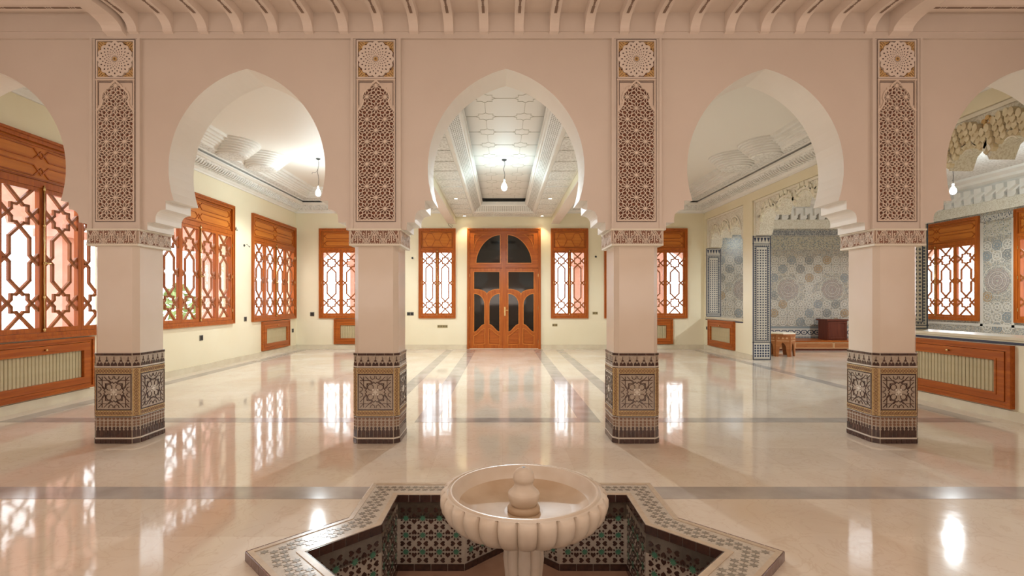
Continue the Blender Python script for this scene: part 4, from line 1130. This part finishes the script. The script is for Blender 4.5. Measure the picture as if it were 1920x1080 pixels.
# ================================================================== FOUNTAIN
bas = empty('fountain_basin', (FX, FY, 0)); tag(bas, 'sunken star-shaped fountain basin lined with green and black mosaic tiles', 'fountain basin')
CZ = .05; ko, ki = khatam(LO), khatam(LI)
curb = MB().poly(ko, .0, CZ-.004, [khatam(LI+.002)], 'xy').build('curb', 'curb_base', bas)
def rim(La, Lb, nm, m, z): MB().poly(khatam(La), CZ-.006, z, [khatam(Lb)], 'xy').build(nm, m, curb)
rim(LO-.006, LO-.034, 'outer_border', 'curb_cream', CZ); rim(LI+.036, LI+.003, 'inner_border', 'curb_cream', CZ)
# rounded outer edge tiles
for i in range(16):
    a, d = Vector(ko[i]), Vector(ko[(i+1) % 16]); n = 6; t = (d-a)/n
    ang = math.atan2(t.y, t.x)
    for k in range(n):
        p = a+t*(k+.5); L = t.length
        o = MB().poly([(-.014, 0), (-.014, CZ-.012), (-.008, CZ-.003), (.002, CZ), (.002, 0)], -L/2+.0015, L/2-.0015).build('edge_tile', 'curb_cream' if abs(p.y) > .45 else 'purple_tile', curb)
        o.location = (p.x, p.y, 0); o.rotation_euler = (0, 0, ang+PI/2); o.scale = (-1, 1, 1)
# star tiles of the curb: nearest 300 singly, the rest joined
def in_kh(x, y, L): return max(abs(x), abs(y)) <= L or abs(x)+abs(y) <= L*math.sqrt(2)
cand = []
pt = .052
for i in range(-26, 27):
    for j in range(-30, 31):
        x, y = (i+(.5 if j % 2 else 0))*pt, j*pt*.866
        if in_kh(x, y, LO-.060) and not in_kh(x, y, LI+.062): cand.append((x, y))
st_m = MB().poly(star(0, 0, .0245, .0125, 6), CZ-.006, CZ-.002, plane='xy').mesh('curb_star'); st_m.materials.append(MATS['curb_star'])
vis = sorted([c for c in cand if c[1] > -.75], key=lambda c: c[1])[:300]; rest = [c for c in cand if c not in set(vis)]
for x, y in vis: put('curb_star', st_m, curb, (x, y, 0))
b = MB()
for x, y in rest: b.poly(star(x, y, .0245, .0125, 6), CZ-.006, CZ-.002, plane='xy')
b.build('curb_stars', 'curb_star', curb, kind='stuff')
# well: floor and sixteen walls
WD = -.48
MB().poly(khatam(LI+.02), WD-.03, WD, plane='xy').build('well_floor', 'terracotta_floor', bas)
hpoly = [(0, -.017), (.010, -.008), (.017, .002), (.016, .012), (.009, .017), (.002, .012), (0, .009), (-.002, .012), (-.009, .017), (-.016, .012), (-.017, .002), (-.010, -.008)]
heart_m = MB().poly(hpoly, -.004, 0).mesh('heart_tile'); heart_m.materials.append(MATS['dark_tile'])
gst_m = MB().poly(star(0, 0, .024, .0135, 8), -.004, 0).mesh('green_star'); gst_m.materials.append(MATS['green_tile'])
brick_m = {}
p_ = .117
def panel_marks(L):
    hearts = []; stars = []
    nc = int(L/p_); xs = [(i-(nc-1)/2)*p_ for i in range(nc)]; zs = [-.115-p_*r for r in range(3)]
    for x in xs:
        for z in zs: stars.append((x, z))
        for z in [-.115+p_/2]+[zz-p_/2 for zz in zs]:
            hearts += [(x-.022, z, PI/2), (x+.022, z, -PI/2)]
    for x in [xs[0]-p_/2]+[q+p_/2 for q in xs]:
        if abs(x) > L/2-.018: continue
        for z in zs: hearts += [(x, z+.022, PI), (x, z-.022, 0)]
    return stars, hearts
EL = (Vector(ki[0])-Vector(ki[1])).length
wall_m = MB().box(-EL/2, EL/2, 0, .03, WD, CZ-.002).mesh('well_wall'); wall_m.materials.append(MATS['well_white'])
stars_, hearts_ = panel_marks(EL)
ray = MB()
for x, z in stars_:
    for k in range(8):
        a = k*PI/4+PI/8; c, s_ = math.cos(a), math.sin(a); ray.poly([(x+.021*c, z+.021*s_), (x+.032*c-.007*s_, z+.032*s_+.007*c), (x+.040*c, z+.040*s_), (x+.032*c+.007*s_, z+.032*s_-.007*c)], -.004, 0)
ray_m = ray.mesh('ray_tiles'); ray_m.materials.append(MATS['dark_tile'])
hj = MB()
for x, z, a in hearts_: hj.poly([(x+u*math.cos(a)-v*math.sin(a), z+u*math.sin(a)+v*math.cos(a)) for u, v in hpoly], -.004, 0)
hj_m = hj.mesh('heart_tiles'); hj_m.materials.append(MATS['dark_tile'])
bk = MB().box(-EL/12+.002, EL/12-.002, -.006, 0, .0, CZ).mesh('rim_brick'); bk.materials.append(MATS['dark_tile'])
bk2 = MB().box(-EL/8+.002, EL/8-.002, -.006, 0, WD, WD+.045).mesh('foot_tile'); bk2.materials.append(MATS['dark_tile'])
for i in range(16):
    a, d = Vector(ki[i]), Vector(ki[(i+1) % 16]); m = (a+d)/2; t = (d-a).normalized(); n = Vector((-t.y, t.x))
    if n.dot(-m) < 0: n = -n
    phi = math.atan2(n.x, -n.y); far = m.y > -.35
    w = put('well_wall', wall_m, bas, (m.x, m.y, 0), phi)
    if not far: continue
    for k in range(6): put('rim_brick', bk, w, (-EL/2+EL/6*(k+.5), 0, -.002))
    for k in range(4): put('foot_tile', bk2, w, (-EL/2+EL/4*(k+.5), 0, 0))
    for x, z in stars_: put('green_star', gst_m, w, (x, 0, z))
    rt = put('ray_tiles', ray_m, w); rt['kind'] = 'stuff'
    if n.y < -.2 and abs(m.x) < .75 or n.y < -.9:
        for x, z, q in hearts_:
            h_ = put('heart_tile', heart_m, w, (x, 0, z)); h_.rotation_euler = (0, -q, 0)
    else: put('heart_tiles', hj_m, w)['kind'] = 'stuff'
# marble bowl
bow = empty('fountain_bowl', (.115, FY, WD)); tag(bow, 'fluted cream marble fountain bowl on a clustered pedestal', 'fountain bowl')
Q = -WD
prof = [(.0105, .268+Q), (.12, .270+Q), (.22, .276+Q), (.30, .292+Q), (.350, .325+Q), (.374, .362+Q), (.380, .384+Q), (.386, .393+Q), (.394, .393+Q), (.400, .386+Q), (.408, .383+Q), (.412, .390+Q, .0), (.428, .388+Q, .3),
        (.440, .382+Q, 1), (.449, .366+Q, 1), (.449, .335+Q, 1), (.440, .30+Q, 1), (.420, .268+Q, 1), (.388, .240+Q, 1), (.345, .220+Q, 1), (.29, .208+Q, 1), (.22, .20+Q, .8), (.13, .195+Q, 0), (.01, .195+Q)]
MB().lathe(prof, 28*10, 28, .07, .42).build('bowl', 'fountain_marble', bow, smooth=.7)
MB().lathe([(.01, .2685+Q), (.12, .2708+Q), (.22, .2768+Q), (.30, .2928+Q), (.348, .3245+Q), (.348, .322+Q), (.30, .288+Q), (.01, .262+Q)], 64).build('stained_lining', 'basin_stain', bow, smooth=.7)
MB().lathe([(.085, .2+Q, 1), (.094, .16+Q, 1), (.107, .08+Q, 1), (.110, .02+Q, 1), (.102, -.06+Q, 1), (.096, -.14+Q, 1), (.10, -.24+Q, 1), (.125, -.36+Q, 1), (.15, -.40+Q, 0), (.17, -.42+Q), (.17, .0)], 160, 8, .22, .55).build('pedestal', 'fountain_marble', bow, smooth=.8)
fin = empty('finial'); 
fo = MB().lathe([(.082, .266+Q), (.088, .275+Q), (.088, .29+Q), (.080, .303+Q), (.062, .306+Q)], 36).build('finial_ring', 'basin_stain', bow, smooth=.9)
bpy.data.objects.remove(fin)
fn = MB().lathe([(.062, .300+Q), (.074, .318+Q), (.083, .345+Q), (.086, .366+Q), (.083, .373+Q), (.070, .385+Q), (.055, .402+Q), (.049, .420+Q), (.049, .428+Q), (.056, .434+Q), (.058, .448+Q), (.054, .470+Q), (.042, .490+Q), (.024, .502+Q), (.009, .505+Q), (.008, .49+Q)], 40).build('finial', 'fountain_marble', bow, smooth=.9)
MB().lathe([(.0085, .505+Q), (.0085, .5055+Q), (.001, .5055+Q)], 12).build('spout_hole', 'black', fn)

# ================================================================== LAMPS
def pendant(loc, drop, label, curl=0, beam=1.0):
    root = empty('pendant_bulb', loc); tag(root, label, 'pendant lamp')
    MB().lathe([(.05, 0), (.05, -.012), (.02, -.03), (.004, -.032)], 16).build('ceiling_rose', 'black', root)
    pts = [(.012*math.sin(i*1.3)*(1 if 0 < i < 8 else 0), .008*math.cos(i)*(1 if 0 < i < 8 else 0), -.03-(drop-.03)*i/8) for i in range(9)]
    MB().tube(pts, .005, 6).build('cord', 'black', root)
    if curl: MB().tube([(0, 0, -drop*.35), (-.05, 0, -drop*.5), (-.13, 0, -drop*.5), (-.14, 0, -drop*.56)], .004, 5).build('loose_wire', 'black', root)
    MB().lathe([(.018, -drop+.01), (.02, -drop), (.02, -drop-.055), (.015, -drop-.06)], 12).build('socket', 'white_plastic', root)
    MB().lathe([(.012, -drop-.055), (.026, -drop-.075), (.048, -drop-.115), (.056, -drop-.155), (.05, -drop-.19), (.032, -drop-.213), (.008, -drop-.222)], 20).build('bulb', 'bulb_light' if drop < .5 else 'bulb_light_strong', root, smooth=True)
    l = bpy.data.lights.new('bulb_beam', 'SPOT'); l.energy = BEAM*beam; l.color = (.88, .96, 1); l.spot_size = math.radians(172); l.spot_blend = .35; l.shadow_soft_size = .07
    o = bpy.data.objects.new('bulb_beam', l); C.objects.link(o); o.parent = root; o.location = (0, 0, -drop-.34)
pendant((cx, 10.1, 4.24), .40, 'bare white bulb hanging on a cord in front of the door', beam=2.6)
pendant((-4.13, 11.3, HC), .62, 'bare bulb with a loose wire hanging near the corner windows', 1, beam=1.1)
pendant((9.3, 10.4, 4.45), .62, 'bare bulb glowing in the tiled room near the stalactite arch', beam=2.0)
def downlight(x, y, label, spot):
    root = empty('downlight', (x, y, 3.885)); tag(root, label, 'downlight', 'recessed ceiling downlights by the door')
    MB().lathe([(.035, .0), (.05, -.004), (.05, .004), (.03, .004)], 20).build('trim_ring', 'white_plastic', root)
    MB().lathe([(.003, -.001), (.034, -.001), (.034, .002), (.003, .002)], 16).build('lens', 'downlight_glow', root)
    if spot:
        l = bpy.data.lights.new('downlight_beam', 'SPOT'); l.energy = spot; l.color = (1, .82, .5); l.spot_size = 1.5; l.spot_blend = .8; l.shadow_soft_size = .03
        o = bpy.data.objects.new('downlight_beam', l); C.objects.link(o); o.parent = root; o.location = (0, 0, -.02)
downlight(cx-1.16, 12.2, 'recessed downlight further from the door, window side', 30); downlight(cx+1.12, 12.2, 'recessed downlight further from the door, tiled room side', 30)
downlight(cx-1.14, 14.66, 'recessed downlight close above the door, window side', 45); downlight(cx+1.12, 14.66, 'recessed downlight close above the door, tiled room side', 45)

# ================================================================== SOCKETS, SWITCHES, WIRE STUBS
def plate(loc, rz, n, m, label, w=.075):
    root = empty('socket_plate' if m != 'socket_gold' else 'socket_strip', loc, rz); tag(root, label, 'socket')
    MB().box(-w*n/2, w*n/2, -.012, 0, -w/2, w/2).build('plate', m, root)
    for i in range(n): MB().box(-w*n/2+w*i+.012, -w*n/2+w*(i+1)-.012, -.015, -.012, -w/2+.012, w/2-.012).build('insert', 'black' if m == 'socket_plate' else 'slat_dark', root)
plate((-2.72, YB, 1.03), 0, 2, 'socket_plate', 'double switch plate on the end wall between column and narrow window', .1)
plate((-1.77, YB, .66), 0, 4, 'socket_gold', 'long brass-toned socket strip low on the wall under a narrow window')
plate((1.55, YB, .70), 0, 2, 'socket_gold', 'short brass-toned socket plate just right of the door')
plate((2.74, YB, 1.05), 0, 2, 'socket_gold', 'brass-toned switch plate beside the narrow window, tiled room side')
plate((-5.62, YB, 1.02), 0, 1, 'socket_plate', 'dark switch plate in the corner beside the end-wall window', .12)
plate((XL, 10.2, .66), PI/2, 1, 'socket_plate', 'dark socket low on the wall beneath the middle wide window', .11)
plate((XL, 11.95, .98), PI/2, 1, 'socket_plate', 'dark switch plate on the wall between two wide windows', .11)
plate((XL, 14.65, .55), PI/2, 1, 'socket_plate', 'dark socket beside the corner radiator cover', .11)
plate((XR, 14.66, .62), -PI/2, 2, 'socket_plate', 'dark double socket with loose wires beside the small radiator cover', .09)
def stub(loc, rz, label, pts):
    root = empty('wire_stub', loc, rz); tag(root, label, 'wire')
    MB().lathe([(.004, 0), (.03, 0), (.03, .01), (.004, .012)], 12).build('box_cover', 'black', root).rotation_euler = (PI/2, 0, 0)
    MB().tube(pts, .006, 6).build('wire', 'black', root)
stub((-2.66, YB, 2.68), 0, 'black wire stub beside the narrow window on the column side', [(0, -.01, 0), (.0, -.05, -.02), (.02, -.06, -.03)])
stub((2.76, YB, 2.72), 0, 'black wire stub beside the narrow window near the tiled room', [(0, -.01, 0), (.0, -.05, -.02), (.02, -.06, -.03)])
stub((-1.55, YB, 3.93), 0, 'loose white cable dangling above the narrow window beside the door', [(0, -.02, 0), (.02, -.04, -.12), (-.04, -.05, -.28), (.05, -.05, -.36), (.08, -.05, -.30), (.02, -.05, -.26)])
stub((XL, 11.9, 2.72), PI/2, 'black wire stub on the wall between two wide windows', [(0, 0, 0), (.02, -.06, .03), (.12, -.07, -.03), (.16, -.06, 0)])
stub((XL, 11.5, 3.05), PI/2, 'thin black hooked wire at the top corner of the middle window', [(0, 0, .05), (-.03, -.04, -.03), (.03, -.04, -.04), (.0, -.02, .05)])

# ================================================================== OUTSIDE THE WINDOWS
gr = MB().box(-40, 40, -20, 50, -.6, -.5).build('ground', 'paving'); tag(gr, 'pale paved terrace seen brightly through the lattice windows', 'ground', kind='structure')
def pier(loc, rz, w, label, arch=True):
    root = empty('terrace_pier', loc, rz); tag(root, label, 'pier', 'terracotta piers outside the windows')
    MB().box(-w/2, w/2, -.2, .2, -.5, 3.1).build('shaft', 'terracotta_wall', root); MB().box(-w/2-.08, w/2+.08, -.26, .26, -.5, -.1).build('base', 'terracotta_wall', root)
    MB().box(-w/2-.09, w/2+.09, -.27, .27, 2.6, 2.75).build('capital', 'terracotta_wall', root)
for i, y in enumerate((5.2, 7.55, 9.6, 11.7, 14.4)): pier((XL-2.3, y, 0), PI/2, .42, ['terracotta pier outside the edge window, near side', 'terracotta pier outside the first wide window, far side', 'terracotta pier outside the middle wide window', 'terracotta pier outside the gap between middle and corner windows', 'terracotta pier outside the corner window'][i])
for i, x in enumerate((-4.9, -3.2, 2.6, 5.2)): pier((x, YB+2.2, 0), 0, .42, ['terracotta pier behind the end-wall window by the corner', 'terracotta pier behind the end-wall window beside a column', 'terracotta pier behind the narrow window near the tiled room', 'terracotta pier behind the end-wall window near the tiled room'][i])
for i, y in enumerate((14.3, 12.1)): pier((XA+2.0, y, 0), -PI/2, .42, ['terracotta pier outside the tiled room window by its end wall', 'terracotta pier outside the tiled room between its windows'][i])
for nm, loc, rz, L in (('porch_left', (XL-2.3, 10, 0), PI/2, 12), ('porch_back', (0, YB+2.2, 0), 0, 13), ('porch_annex', (XA+2.0, 11, 0), -PI/2, 12)):
    hs = []; n = int(L/2.2)
    ou = [(-L/2, 3.9), (-L/2, 2.75)]
    for k in range(n):
        a = -L/2+.2+k*(L-.4)/n; w = (L-.4)/n-.3
        for j in range(13): ou.append((a+.15+w/2-w/2*math.cos(j/12*PI), 2.75+.42*math.sin(j/12*PI)))
    ou += [(L/2, 2.75), (L/2, 3.9)]
    o = MB().poly(ou, -.15, .15).build('porch_arcade', 'terracotta_wall'); o.location = loc; o.rotation_euler = (0, 0, rz)
    tag(o, {'porch_left': 'terracotta porch arches outside the wide windows', 'porch_back': 'terracotta porch arches outside the end wall', 'porch_annex': 'terracotta porch arches outside the tiled room'}[nm], 'porch', kind='structure')
def shrub(loc, r, label, seed):
    rd = random.Random(seed); root = empty('shrub', loc); tag(root, label, 'shrub'); b = MB()
    for i in range(260):
        a, z = rd.random()*2*PI, rd.random(); q = r*(.5+.5*rd.random())*math.sin(PI*(.15+.8*z)); p = Vector((q*math.cos(a), q*math.sin(a), z*r*2.4)); s_ = .10*r+.05
        u = Vector((rd.uniform(-1, 1), rd.uniform(-1, 1), rd.uniform(-1, 1))).normalized(); v = u.orthogonal().normalized(); n = len(b.v)
        b.v += [tuple(p+u*s_), tuple(p+v*s_*.5), tuple(p-u*s_), tuple(p-v*s_*.5)]; b.f.append((n, n+1, n+2, n+3))
    b.build('foliage', 'leaf_green', root, kind='stuff'); MB().tube([(0, 0, 0), (0, 0, r*1.4)], .04, 6).build('stem', 'dark_wood', root)
shrub((4.9, YB+5, -.5), .9, 'green shrub outside the end-wall window near the tiled room', 1)
shrub((-10.6, 16.5, -.5), 1.0, 'green shrub outside the corner window', 3)
